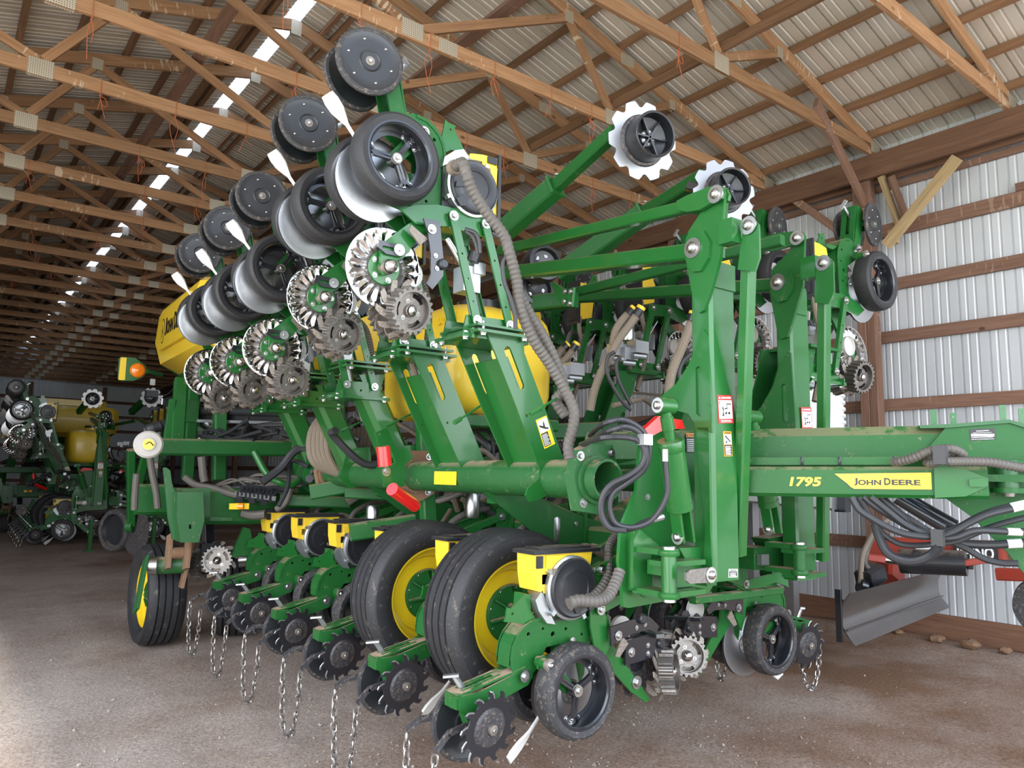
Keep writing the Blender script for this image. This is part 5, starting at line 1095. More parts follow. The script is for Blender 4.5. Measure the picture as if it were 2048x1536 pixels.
mb = MB(); tprism([b5(452, 700), b5(1270, 698), b5(1280, 848), b5(620, 835), b5(590, 820), b5(560, 790)], .0665, .001, D_BLK, mb); tprism([b5(458, 703), b5(1268, 701), b5(1276, 843), b5(625, 831), b5(596, 816), b5(566, 786)], .0675, .001, D_YEL, mb)
o = sub(mb, 'name_decal', TG, 'yellow name decal')
def btext(s, x0, y0, x1, y1, m, shear=0, off=.070):
    P = onb(*b5(x0, y1), off); Q = onb(*b5(x1, y1), off); T = onb(*b5(x0, y0), off); t = MB()
    F = Matrix(((u.x, 0, nrm.x, P.x), (u.y, 0, nrm.y, P.y), (u.z, 1, nrm.z, P.z), (0, 0, 0, 1))); addtext(t, s, F, 0, 0, (Q-P).length, (T-P).length, m, 0, shear); return t
t = btext('J', 622, 738, 652, 800, D_BLK); 
for a in (('OHN', 655, 752, 850, 798), ('D', 875, 738, 930, 798), ('EERE', 938, 752, 1180, 798)):
    t2 = btext(*a, D_BLK); t.add(t2.v, t2.f, D_BLK)
sub(t, 'lettering', TG, 'black lettering')
t = btext('1795', 76, 730, 338, 812, D_BLK, .22, .0668); t2 = btext('1795', 78, 729, 336, 808, D_YEL, .22, .0678); t.add(t2.v, t2.f, D_YEL); sub(t, 'model_number', TG, 'yellow model number')
# cable tray on the draft beam
mb = MB(); A = TA+V(0, 0, .098)-u*.3; B = onb(*b5(1005, 590), 0)+V(0, 0, .0); 
mb.bar(A, A+u*((B-A).dot(u)), .008, .036, GREEND); mb.bar(A-nrm*.10, A-nrm*.10+u*((B-A).dot(u)), .008, .036, GREEND); mb.bar(A-nrm*.05-V(0, 0, .018), A-nrm*.05-V(0, 0, .018)+u*((B-A).dot(u)), .10, .004, GREEND)
for x in (185, 500, 960):
    q = onb(*b5(x, 600), .0); mb.tube([q+nrm*.006+V(0, 0, -.025), q+nrm*.012+V(0, 0, 0), q+nrm*.006+V(0, 0, .022)], .006, BLK, 6)
part(mb, 'hose_tray')
# main drawbar above it
mb = MB(); H0, H1 = mD(1180, 900, 4.35), mD(1905, 893, 3.62)
mb.bar(H0, H1, .20, .20, GREEND, ch=.22); MAIN = part(mb, 'drawbar')
mb = MB()
uu = (H1-H0).normalized(); n2_ = V(uu.y, -uu.x, 0).normalized()
if n2_.y > 0: n2_ = -n2_
def onp(px_, py_, P0, N_): r = mray(px_, py_); return CAMP+r*((P0-CAMP).dot(N_)/r.dot(N_))
def pprism(pts, P0, N_, U_, t0, t1, m, mb, holes=()):
    P = [onp(x, y, P0, N_) for x, y in pts]; O = P[0]; ey = V(0, 0, 1)
    H = [[((onp(x, y, P0, N_)-O).dot(U_), (onp(x, y, P0, N_)-O).z) for x, y in h] for h in holes]
    mb.prism([((p-O).dot(U_), (p-O).z) for p in P], t0, t1, m, Matrix(((U_.x, 0, N_.x, O.x), (U_.y, 0, N_.y, O.y), (0, 1, N_.z, O.z), (0, 0, 0, 1))), H)
U2 = V(uu.x, uu.y, 0).normalized(); PP = H1+n2_*.11
pprism([b5(1180, 560), b5(1385, 318), b5(1915, 268), b5(2200, 380), b5(2200, 1700), b5(2060, 1560), b5(1900, 1360), b5(1600, 1060), b5(1390, 910), b5(1400, 700)], PP, n2_, U2, 0, .02, GREEND, mb, holes=[])
pprism([b5(1165, 300), b5(1420, 290), b5(1910, 252), b5(2200, 330), b5(2200, 372), b5(1915, 280), b5(1390, 322), b5(1170, 325)], PP, n2_, U2, -.2, .035, GREENM, mb)
pprism([b5(1690, 470), b5(1720, 455), b5(1750, 475), b5(1755, 660), b5(1730, 680), b5(1705, 665)], PP, n2_, U2, .0201, .022, D_BLK, mb) if False else None
DB = part(mb, 'drawbar_plate')
for (x, y) in ((1262, 165), (1430, 187), (1848, 122), (2008, 150)):
    mb = MB(); pprism([b5(x, y+6), b5(x+6, y), b5(x+46, y), b5(x+56, y+6), b5(x+60, y+125), b5(x+8, y+125)], PP, n2_, U2, -.03, -.02, GREEN, mb, holes=[[b5(x+22, y+25), b5(x+34, y+25), b5(x+34, y+45), b5(x+22, y+45)]]); sub(mb, 'mounting_lug', DB)
# data plate
mb = MB(); pprism([b5(1582, 333), b5(1795, 322), b5(1808, 414), b5(1592, 430)], PP, n2_, U2, .0205, .022, D_BLK, mb)
for r0, ca_, cb_, w_ in ((345, 1640, 1745, 5), (362, 1610, 1770, 2), (400, 1600, 1780, 3), (415, 1600, 1790, 3)): pprism([b5(ca_, r0), b5(cb_, r0-5), b5(cb_, r0-5+w_), b5(ca_, r0+w_)], PP, n2_, U2, .0222, .0228, D_WH, mb)
rb = random.Random(2); x = 1598
while x < 1792: w_ = rb.choice((3, 4, 7)); pprism([b5(x, 370), b5(x+w_, 369), b5(x+w_, 392), b5(x, 393)], PP, n2_, U2, .0222, .0228, D_WH, mb); x += w_+rb.choice((2, 4))
sub(mb, 'data_plate', DB, 'black data plate with bar code')
# hitch pin lugs at the joint
mb = MB(); q = onp(*b5(1870, 760), PP, n2_)+n2_*.10
for dz, r in ((.065, .07), (-.055, .065)): mb.lathe([(0, 0), (r, 0), (r, .022), (0, .022)], fr(q+V(0, 0, dz), (0, 0, 1)), GREEND, 28); mb.box(q+V(0, 0, dz+.011)+U2*.12, (.24, .12, .022), GREEND, R=Matrix.Rotation(math.atan2(U2.y, U2.x), 3, 'Z'))
mb.box(q+V(0, 0, .01), (.16, .09, .032), GREEND, R=Matrix.Rotation(math.atan2(U2.y, U2.x), 3, 'Z')); mb.lathe([(0, 0), (.028, 0), (.024, .015), (0, .018)], fr(q+V(0, 0, -.056), (0, 0, -1)), STEEL, 16); mb.cyl(q+V(0, 0, -.05), q+V(0, 0, .09), .045, GREENM, 18)
part(mb, 'hitch_joint')
# the dusty corrugated conduit over the joint
mb = MB(); d_ = 3.22
mb.tube([mD(*b5(960, 605), d_+.12), mD(*b5(1010, 600), d_+.08), mD(*b5(1120, 570), d_+.03), mD(*b5(1220, 525), d_), mD(*b5(1330, 500), d_-.02), mD(*b5(1450, 495), d_-.03), mD(*b5(1530, 540), d_-.02), mD(*b5(1500, 575), d_+.02), mD(*b5(1350, 560), d_+.04), mD(*b5(1250, 575), d_+.05), mD(*b5(1240, 610), d_+.04), mD(*b5(1310, 610), d_), mD(*b5(1340, 585), d_-.05), mD(*b5(1420, 600), d_-.06), mD(*b5(1560, 600), d_-.06), mD(*b5(1750, 605), d_-.07), mD(*b5(1900, 630), d_-.08), mD(*b5(2050, 655), d_-.08), mD(*b5(2200, 650), d_-.08)], .021, HOSEG, 12, 6, corr=True, st=.008)
mb.box(mD(*b5(1348, 545), d_-.06), (.03, .05, .08), BLK); part(mb, 'cable_conduit')
# ------- hydraulic hoses hanging under the beam to the right
H = [([(600, 900), (660, 1000), (760, 1070), (900, 1150), (1060, 1210), (1290, 1230), (1450, 1190), (1600, 1110), (1760, 1040), (1990, 985), (2200, 930)], .019),
     ([(660, 900), (740, 1030), (800, 1130), (880, 1220), (1000, 1290), (1150, 1305), (1320, 1290), (1480, 1270), (1650, 1200), (1800, 1140), (2000, 1085), (2200, 1040)], .016),
     ([(700, 900), (800, 980), (960, 1080), (1130, 1170), (1330, 1195), (1500, 1150), (1650, 1070), (1800, 1010), (1980, 970), (2200, 950)], .018),
     ([(840, 900), (960, 1000), (1100, 1110), (1240, 1190), (1360, 1250), (1560, 1290), (1760, 1300), (1950, 1290), (2200, 1275)], .023),
     ([(800, 1130), (840, 1250), (900, 1360), (1000, 1420), (1130, 1435), (1260, 1390), (1340, 1310)], .026),
     ([(760, 900), (900, 1010), (1040, 1120), (1200, 1200), (1330, 1240), (1480, 1235), (1650, 1180), (1950, 1190), (2200, 1180)], .018),
     ([(1000, 1030), (1100, 1090), (1240, 1180), (1400, 1260), (1560, 1330), (1700, 1410), (1850, 1450), (2000, 1455)], .018)]
for i, (P, r) in enumerate(H):
    mb = MB(); pts = [mD(*b5(x, y), 3.35+.03*((i*3) % 5)-.25*j/len(P)) for j, (x, y) in enumerate(P)]; mb.tube(pts, r*.8, HOSE, 10, 6)
    if i in (0, 2, 3, 5): e_ = len(pts)-2; a_ = pts[e_]; b_ = pts[e_-1]; dd = (a_-b_).normalized(); mb.cyl(a_-dd*.02, a_+dd*.035, r*.8+.002, WHP, 12)
    part(mb, 'hydraulic_hose')
mb = MB(); mb.box(mD(*b5(1325, 1240), 3.2), (.02, .05, .07), BLK); part(mb, 'hose_tie')
for (a, b) in (((980, 905), (1380, 1150)), ((1060, 905), (1470, 1140))):
    mb = MB(); mb.bar(mD(*b5(*a), 3.7), mD(*b5(*b), 3.6), .03, .05, BLKP); mb.cyl(mD(*b5(*a), 3.66), mD(*b5(*b), 3.56), .03, BLKP, 16); part(mb, 'jack_cylinder')
# ------- hose loops at the tube end
L1 = [[(0, 290), (80, 220), (200, 190), (300, 230), (360, 300), (380, 400), (350, 500), (260, 580), (150, 640), (90, 700), (85, 800), (150, 880), (250, 890), (340, 850), (400, 830)],
      [(0, 320), (100, 270), (220, 235), (310, 270), (350, 350), (360, 450), (320, 530), (230, 600), (150, 660), (125, 750), (160, 850), (260, 880), (370, 850), (440, 780), (490, 680), (495, 600), (485, 500), (480, 380)],
      [(-60, 350), (60, 310), (180, 300), (300, 320), (350, 400), (330, 480), (250, 545), (140, 600), (80, 680), (70, 790), (120, 880), (230, 900)]]
for i, P in enumerate(L1):
    mb = MB(); mb.tube([mD(*c6(x, y), 3.12-.02*i+(.6 if x < 60 else 0)*(1 if j < 2 else 0)) for j, (x, y) in enumerate(P)], .0125, HOSE, 10, 6)
    if i < 2: e_ = mD(*c6(*P[-1]), 3.1); mb.cyl(e_, e_+V(.06, 0, .01) if i == 0 else e_+V(0, 0, -.05), .014, GALV, 8)
    part(mb, 'hydraulic_hose')
mb = MB(); mb.box(mD(*c6(352, 318), 3.08), (.05, .04, .045), GALV); part(mb, 'hose_clamp')
# big corrugated vacuum hoses along the nearest upturned unit
mb = MB(); mb.tube([mD(*c1(1380, 1040), 3.32), mD(*c1(1430, 1010), 3.26), mD(*c1(1455, 1080), 3.24), mD(*c1(1500, 1200), 3.26), mD(*c1(1600, 1360), 3.28), mD(*c1(1720, 1520), 3.3), mD(*c3(1490, 330), 3.3), mD(*c3(1550, 560), 3.32), mD(*c3(1580, 780), 3.33), mD(*c3(1680, 1020), 3.36), mD(*c3(1800, 1200), 3.4), mD(*c3(1920, 1400), 3.42), mD(*c4(2010, 560), 3.4), mD(*c4(2000, 680), 3.38), mD(*c4(1975, 780), 3.37), mD(*c4(1985, 870), 3.36)], .027, HOSEG, 12, 6, corr=True, st=.011)
mb.cyl(mD(*c1(1360, 1050), 3.34), mD(*c1(1385, 1035), 3.31), .033, HOSEB, 14); part(mb, 'vacuum_hose', 'long grey corrugated hose')
mb = MB(); mb.tube([mD(*c3(1560, 640), 3.36), mD(*c3(1640, 800), 3.4), mD(*c3(1750, 980), 3.42), mD(*c3(1850, 1180), 3.44), mD(*c3(1920, 1400), 3.46), mD(*c4(1900, 500), 3.5), mD(*c4(1960, 600), 3.5)], .027, HOSEG, 12, 6, corr=True, st=.011); part(mb, 'vacuum_hose', 'second grey hose beside it')
for P, r in (([(1360, 180), (1430, 230), (1480, 330), (1440, 420), (1450, 560), (1500, 700), (1535, 830), (1540, 940)], .010), ([(1140, 150), (1220, 180), (1250, 240), (1260, 340)], .010), ([(1150, 170), (1200, 210), (1230, 280), (1240, 350)], .008)):
    mb = MB(); mb.tube([mD(*c3(x, y), 3.3) for x, y in P], r, HOSE, 8, 6); part(mb, 'cable')
# behind-the-mast dusty hoses of the front rank
for P, r, d_ in (([(1030, 790), (960, 900), (870, 1020), (810, 1130), (740, 1260), (690, 1400), (660, 1540)], .026, 4.7), ([(560, 1050), (500, 1140), (420, 1210), (330, 1290), (280, 1400)], .024, 5.3), ([(1420, 830), (1380, 950), (1330, 1080), (1270, 1220), (1240, 1350), (1230, 1480)], .028, 4.3), ([(980, 800), (900, 880), (850, 960), (830, 1060)], .03, 4.75), ([(500, 1060), (440, 1110), (410, 1180)], .03, 5.35)):
    mb = MB(); mb.tube([mD(*b6(x, y), d_) for x, y in P], r, HOSEB, 10, 6); a_, b_ = mD(*b6(*P[0]), d_-.01), mD(*b6(*P[1]), d_-.01); mb.cyl(a_, a_+(b_-a_)*.5, r*1.1, BLK, 12); mb.cyl(a_-(b_-a_)*.1, a_+(b_-a_)*.08, r*1.15, YEL, 12); part(mb, 'seed_hose')
for P, r, d_ in (([(840, 1110), (790, 1150), (780, 1250), (830, 1370), (900, 1480), (960, 1540)], .012, 4.6), ([(880, 1150), (850, 1200), (870, 1320), (920, 1430), (960, 1500)], .012, 4.62), ([(1400, 1120), (1340, 1180), (1310, 1260), (1330, 1350)], .014, 4.3)):
    mb = MB(); mb.tube([mD(*b6(x, y), d_) for x, y in P], r, HOSE, 8, 6); part(mb, 'hydraulic_hose')
for (x, y) in ((860, 1100), (930, 1130), (1010, 1080), (480, 1260), (540, 1240)): mb = MB(); mb.box(mD(*b6(x, y), 4.9), (.12, .08, .08), DISCD); mb.cyl(mD(*b6(x-30, y+60), 4.85), mD(*b6(x+60, y+70), 4.85), .016, GALV, 8); part(mb, 'valve_block', 'grey valve manifold')
# ------- row markers : square arms with a notched disc and depth band at the end
def marker(base, db, tip, dt, knee, w_, dr):
    a, k_, t = mD(*base, db), mD(*knee, (db*.62+dt*.38)), mD(*tip, dt); mb = MB()
    mb.bar(a, k_, w_, w_*1.1, GREEND, ch=.1); mb.bar(k_+(a-k_)*.05, t, w_*.62, w_*.72, GREEND)
    mb.prism(rect(-w_*.56, -w_*.6, w_*.56, w_*.6), -.015, .0, GREEN, fr(k_, (k_-a), (0, 0, 1)), holes=[rect(-w_*.42, -w_*.46, w_*.42, w_*.46)]); mb.bolt(k_+V(0, 0, w_*.6), (0, 0, 1), .012)
    o = part(mb, 'marker_arm'); return a, k_, t, o
def mdisc(c, ax, R, par, bandr, bandw):
    F = fr(c, ax); mb = MB(); out = []; N = 10
    for i in range(N):
        a = 2*PI*i/N; dd = 2*PI/N
        for t, r in ((0, 1), (.12, 1), (.30, 1), (.45, 1), (.55, .93), (.62, .87), (.72, .84), (.82, .86), (.92, .93)): out.append((R*r*math.cos(a+dd*t), R*r*math.sin(a+dd*t)))
    mb.prism(out, -.002, .002, DISCD, F); sub(mb, 'notched_disc', par, 'notched steel marker disc')
    mb = MB(); mb.lathe([(bandr*.93, .02), (bandr, .018), (bandr, bandw), (bandr*.96, bandw+.004), (bandr*.90, bandw), (bandr*.88, bandw*.45), (bandr*.5, bandw*.30), (.045, .035), (.045, .05), (0, .05)], F, BLK, 48)
    for i in range(6): a = i*PI/3; mb.box((0, 0, 0), (bandr*.8, .008, bandw*.35), BLK, F @ Matrix.Rotation(a, 4, 'Z') @ Matrix.Translation((bandr*.45, 0, bandw*.42)))
    for i in range(5): a = i*PI*.4; mb.bolt(F @ V(.03*math.cos(a), .03*math.sin(a), .05), ax, .006)
    mb.lathe([(bandr*1.15, .003), (bandr*1.1, .012), (bandr*.9, .018)], F, DISCM, 40)
    sub(mb, 'depth_band', par, 'black depth band')
a, k_, t, o = marker((1008, 462), 4.6, (1232, 262), 3.95, (1113, 372), .105, .22)
mdisc(mD(1285, 282, 3.85), (mD(1322, 262, 3.7)-mD(1285, 282, 3.85)), .205, o, .118, .12)
mb = MB(); mb.bar(mD(1225, 270, 3.96), mD(1268, 280, 3.9), .05, .05, BLKP); sub(mb, 'disc_bracket', o)
a, k_, t, o = marker((1120, 548), 6.0, (1408, 352), 5.0, (1290, 425), .13, .24)
mdisc(mD(1448, 385, 4.9), (mD(1482, 362, 4.7)-mD(1448, 385, 4.9)), .225, o, .125, .12)
mb = MB(); mb.bar(mD(1375, 372, 5.02), mD(1430, 385, 4.95), .06, .06, BLKP); sub(mb, 'disc_bracket', o)
# gauge wheels of the folded rank seen between the bars
for (x, y, d_) in ((1083, 530, 5.2), (1068, 582, 5.35)):
    mb = MB(); F = fr(mD(x, y, d_), V(-.2, -1, .05)); mb.lathe([(.09, -.08), (.125, -.075), (.138, 0), (.125, .07), (.10, .075), (.09, .04), (.03, .02), (0, .02)], F, BLK, 36)
    for i in range(5): a = i*PI*.4; mb.bolt(F @ V(.06*math.cos(a), .06*math.sin(a), .03), F.to_3x3()@V(0, 0, 1), .008)
    part(mb, 'marker_wheel', 'plain black plastic wheel')
# ------- liquid tank behind the arms
def rbox(mb, c, d, r, mat, n=5, bulge=0):
    x, y, z = d[0]/2, d[1]/2, d[2]/2; vs = []; N = 28; M_ = 15
    for j in range(M_):
        v = -PI/2+PI*j/(M_-1)
        for i in range(N):
            a = 2*PI*i/N; e = .38; cc = lambda t: math.copysign(abs(math.cos(t))**e, math.cos(t)); ss = lambda t: math.copysign(abs(math.sin(t))**e, math.sin(t))
            vs.append((c[0]+x*cc(v)*cc(a), c[1]+y*cc(v)*ss(a), c[2]+z*ss(v)))
    fs = [(j*N+i, j*N+(i+1) % N, (j+1)*N+(i+1) % N, (j+1)*N+i) for j in range(M_-1) for i in range(N)]; mb.add(vs, fs, mat)
mb = MB(); rbox(mb, (2.86, 4.55, 2.36), (.86, 1.2, .78), .2, YEL); mb.cyl((2.95, 4.5, 2.73), (2.95, 4.5, 2.80), .16, YEL, 24)
o = part(mb, 'liquid_tank', 'yellow moulded liquid tank')
mb = MB(); F = fr(mX(885, 612, 2.425), (-1, 0, 0), (0, -1, 0)); addtext(mb, '300', F, .0, -.02, .13, .05, D_YEL, .004); addtext(mb, 'GALLONS', F, -.08, -.12, .28, .05, D_YEL, .004)
q = mb.build('moulded_lettering', None); q.location -= o.location+OFF; q.parent = o
mb = MB(); mb.lathe([(0, 0), (.17, 0), (.17, .05), (0, .06)], fr((2.95, 4.5, 2.80), (0, 0, 1)), BLK, 28); sub(mb, 'tank_lid', o)
mb = MB(); 
for dx in (-.35, .35): mb.bar((2.88+dx, 4.55, 1.98), (2.95+dx, 4.55, 1.25), .10, .08, GREEND, up=(0, 1, 0))
mb.bar((2.45, 4.1, 1.95), (3.35, 4.1, 1.95), .08, .08, GREEND); part(mb, 'tank_stand')
mb = MB(); mb.bar(mD(948, 322, 4.3), mD(948, 400, 4.3), .12, .03, YEL, up=(1, 0, 0)); 
# ------- central bulk hopper at the far end
hc = mD(392, 668, 9.4)
mb = MB()
def hxp(pts): return [(mY(x, y, hc.y-.35).x, mY(x, y, hc.y-.35).z) for x, y in pts]
fp = [c for c in hxp([(310, 625), (318, 618), (372, 598), (395, 592), (480, 560), (560, 600), (560, 700), (480, 760), (360, 742), (303, 740), (300, 735)])]
def loft(loops, mat, mb):
    n = len(loops[0]); vs = [p for l in loops for p in l]; fs = []
    for k in range(len(loops)-1): fs += [(k*n+i, k*n+(i+1) % n, (k+1)*n+(i+1) % n, (k+1)*n+i) for i in range(n)]
    fs += [tuple(range(n)), tuple(range((len(loops)-1)*n, len(loops)*n))]; mb.add(vs, fs, mat)
HX0, HX1, HZ0, HZ1, HY, HY2 = 1.62, 3.9, 2.80, 3.50, 7.35, 9.45
P8 = lambda x0, x1, y0, y1, z, c: [V(x0+c, y0, z), V(x1-c, y0, z), V(x1, y0+c, z), V(x1, y1-c, z), V(x1-c, y1, z), V(x0+c, y1, z), V(x0, y1-c, z), V(x0, y0+c, z)]
lv = [(2.66, .26), (2.72, .18), (2.80, .06), (3.05, .0), (3.35, .02), (3.44, .05), (3.50, .12), (3.52, .22)]
loft([P8(HX0+a, HX1-a, HY+a, HY2-a, z, .14) for z, a in lv], YEL, mb)
loft([P8(HX0+.35, HX1-.3, HY+.3, HY2-.3, z, .14) for z in (3.50, 3.68)], YEL, mb)
BH = part(mb, 'bulk_hopper', 'large yellow bulk seed hopper')
# name panel on its camera side
xh = HX0+.012; mb = MB(); mb.yz(rect(HY+.35, 2.92, HY+1.65, 3.36), xh-.022, xh+.01, YEL); sub(mb, 'name_panel', BH)
F = Matrix(((0, 0, -1, xh-.024), (-1, 0, 0, HY+1.58), (0, 1, 0, 3.05), (0, 0, 0, 1)))
mb = MB(); mb.prism([(.08+.075*math.cos(a), .07+.14*math.sin(a)) for a in [i*PI/12 for i in range(24)]], 0, .002, D_BLK, F)
mb.prism([(.08+.062*math.cos(a), .07+.125*math.sin(a)) for a in [i*PI/12 for i in range(24)]], .002, .003, D_YEL, F); mb.prism([(.05, -.02), (.06, .04), (.05, .08), (.08, .10), (.06, .15), (.09, .12), (.11, .06), (.09, .02), (.10, -.03), (.08, .01)], .003, .004, D_BLK, F)
for t_, x_, w_, h_ in (('J', .20, .09, .19), ('OHN', .30, .30, .15), ('D', .65, .11, .19), ('EERE', .77, .40, .15)): addtext(mb, t_, F, x_, 0, w_, h_, D_BLK, .003)
sub(mb, 'lettering', BH, 'dark lettering and leaping emblem')
mb = MB(); loft([[V(HX0+.1, HY+.1, HZ0), V(HX1-.1, HY+.1, HZ0), V(HX1-.1, HY2-.1, HZ0), V(HX0+.1, HY2-.1, HZ0)], [V(HX0+.6, HY+.6, 2.35), V(HX1-.6, HY+.6, 2.35), V(HX1-.6, HY+1.3, 2.35), V(HX0+.6, HY+1.3, 2.35)]], GREEND, mb); sub(mb, 'hopper_funnel', BH, 'green steel funnel')
F2 = fr((HX0+.5, HY+.30, 2.62), (0, -.75, -.66), (1, 0, 0))
for dx in (.1, HX1-HX0-.2):
    for dy in (.3, 1.5): pass
mb = MB()
for dx in (.35, 1.6):
    for ya, yb_ in ((.4, .2), (1.5, 1.5)): mb = MB(); mb.bar((HX0+dx, HY+ya, 2.6), (HX0+dx, HY+yb_, 1.5), .12, .12, GREEND, up=(1, 0, 0)); part(mb, 'hopper_leg')
mb = MB(); mb.bar((HX0+.2, HY+.3, 2.45), (HX0+2.0, HY+.3, 2.45), .10, .12, GREEND); part(mb, 'hopper_frame')
# box below the hopper, warning lamp and reflector arm
mb = MB(); mb.box(mD(366, 822, 7.6), (.26, .2, .22), GREEN); part(mb, 'storage_box')
mb = MB(); d_ = 9.0; F = lambda x, y: mD(*b7(x, y), d_)
pts = [(175, 730), (200, 715), (330, 725), (430, 800), (440, 860), (400, 905), (310, 940), (190, 938), (165, 915)]; Yl = F(300, 830).y
mb.xz([(mY(*b7(*q), Yl).x, mY(*b7(*q), Yl).z) for q in pts], Yl, Yl+.03, GREEN); LM = part(mb, 'lamp_bracket')
mb = MB(); mb.xz([(mY(*b7(*q), Yl).x, mY(*b7(*q), Yl).z) for q in [(192, 722), (248, 722), (232, 932), (170, 930)]], Yl-.004, Yl, D_YEL); sub(mb, 'reflector', LM, 'yellow reflector strip')
mb = MB(); q = mY(*b7(350, 842), Yl); mb.lathe([(.085, 0), (.088, .02), (.07, .045), (.03, .06), (0, .065)], fr(q, (0, -1, 0)), ORA, 28); sub(mb, 'amber_lamp', LM, 'amber warning lamp')
mb = MB(); mb.bar(mY(*b7(430, 850), Yl), mY(*b7(520, 860), Yl)+V(.1, .2, 0), .05, .05, GREEN); sub(mb, 'lamp_arm', LM)
mb = MB(); q = mD(*b7(480, 1060), 8.2); mb.box(q, (.12, .1, .07), BLK); mb.tube([q+V(.05, 0, 0), q+V(.15, 0, .0), q+V(.25, .05, .1)], .008, HOSE, 6); mb.box(q+V(0, 0, .13), (.05, .03, .07), GALV); part(mb, 'work_lamp')
# ------- far end cross frames and transport wheels
def beamY(xa, ya, xb, yb_, Y, h_px, w_, m=GREEND, name='cross_frame', Yb=None):
    a = mY(xa, ya, Y); b = mY(xb, yb_, Yb or Y); h_ = h_px/FPX*((a-CAMP).dot(mray(1024, 768).normalized())); mb = MB(); mb.bar(a, b, w_, h_, m); return part(mb, name)
beamY(278, 893, 600, 898, 7.2, 34, .2)
beamY(345, 1012, 610, 1012, 6.9, 72, .22)
beamY(272, 998, 340, 998, 7.6, 60, .2)
mb = MB(); mb.xz(xzp([b1(*q) for q in [(1060, 560), (1085, 580), (1100, 690), (1130, 740), (1110, 900), (1130, 970), (1250, 990), (1270, 860), (1150, 700), (1340, 690), (1340, 900), (1480, 900), (1480, 880), (1270, 870), (1250, 1030), (1100, 1020), (1070, 880), (1040, 560)]], 6.75), 6.72, 6.75, GREENM); 
mb.xz(xzp([b1(*q) for q in [(1110, 715), (1270, 715), (1280, 890), (1245, 1030), (1130, 1030), (1105, 870)]], 6.70), 6.55, 6.72, GREENM, holes=[[ (mY(*b1(*q), 6.70).x, mY(*b1(*q), 6.70).z) for q in [(1182, 918), (1198, 918), (1198, 945), (1182, 945)]]]); part(mb, 'wheel_bracket')
mb = MB(); mb.cyl(mD(*b1(950, 1190), 6.35), mD(*b1(1195, 1180), 6.45), .075, GREENM, 24); mb.cyl(mD(*b1(952, 1190), 6.3), mD(*b1(1010, 1188), 6.32), .078, STEEL, 24)
for x0, x1 in ((1060, 1110), (1180, 1240)): mb.bar(mD(*b1(x0+30, 990), 6.4), mD(*b1(x0+10, 1210), 6.3), .03, .14, BRN, up=(0, 1, 0))
mb.cyl(mD(*b1(1085, 1110), 6.32), mD(*b1(1180, 1105), 6.4), .05, BRN, 16); part(mb, 'caster_head')
mb = MB(); mb.bar(mD(*b1(935, 1140), 6.3), mD(*b1(870, 1480), 6.0), .02, .12, GREENM, up=(0, 1, 0)); part(mb, 'caster_fork'); mb = MB(); mb.bar(mD(*b1(1235, 1000), 6.5), mD(*b1(1160, 1330), 6.4), .03, .10, BRN, up=(0, 1, 0)); part(mb, 'caster_fork')
wc = mD(312, 1201, 6.85); print('wheel centre', wc)
bigwheel((wc.x, wc.y, .462), .455, .31, .29, (-1, -0.04, 0), 'transport_wheel')
wc2 = mD(470, 1195, 7.3); bigwheel((wc2.x, wc2.y, .41), .405, .33, .27, (-1, 0.3, 0), 'transport_wheel')
# row cleaner pair and green bits hanging by the wheel
proto = next(c for c in U_SM.children if c.name.startswith('row_cleaner_wheel'))
for (x, y, rz) in ((398, 1128, .35), (432, 1122, -.55)):
    c = proto.copy(); COL.objects.link(c); c.parent = PL; q = mD(x, y, 6.6)-OFF; c.matrix_local = Matrix.Translation(q) @ Matrix.Rotation(rz, 4, 'Z') @ Matrix.Scale(1.15, 4)
mb = MB(); mb.bar(mD(415, 1040, 6.65), mD(418, 1110, 6.65), .05, .1, BLKP); mb.box(mD(420, 1095, 6.62), (.16, .08, .08), BLKP); part(mb, 'row_cleaner_arm')
mb = MB(); mb.cyl(mD(480, 1120, 6.9), mD(560, 1112, 7.0), .07, GREEND, 20); mb.cyl(mD(478, 1120, 6.88), mD(496, 1118, 6.9), .073, STEEL, 20); mb.xz(xzp([b1(*q) for q in [(1500, 1060), (1550, 940), (1590, 950), (1610, 1030), (1600, 1120), (1480, 1130)]], 6.9), 6.86, 6.9, GREEND); part(mb, 'caster_head')
# white dust cap
CAPM = pmat('dusty_cap', (0.40, 0.38, 0.35), 0.55, 0, 0, 0.5, DUST, 9)
mb = MB(); q = mD(297, 889, 6.2); mb.lathe([(.0, .03), (.055, .03), (.058, .022), (.10, .018), (.115, .0), (.11, -.03), (0, -.03)], fr(q, (-.15, -1, .05)), CAPM, 36); mb.lathe([(0, .034), (.045, .034), (.045, .028)], fr(q, (-.15, -1, .05)), D_YEL, 20); mb.tube([q+V(-.03, -.045, 0), q+V(0, -.05, .02), q+V(.03, -.045, -.01)], .004, HOSE, 5); part(mb, 'end_cap', 'dusty white end cap')
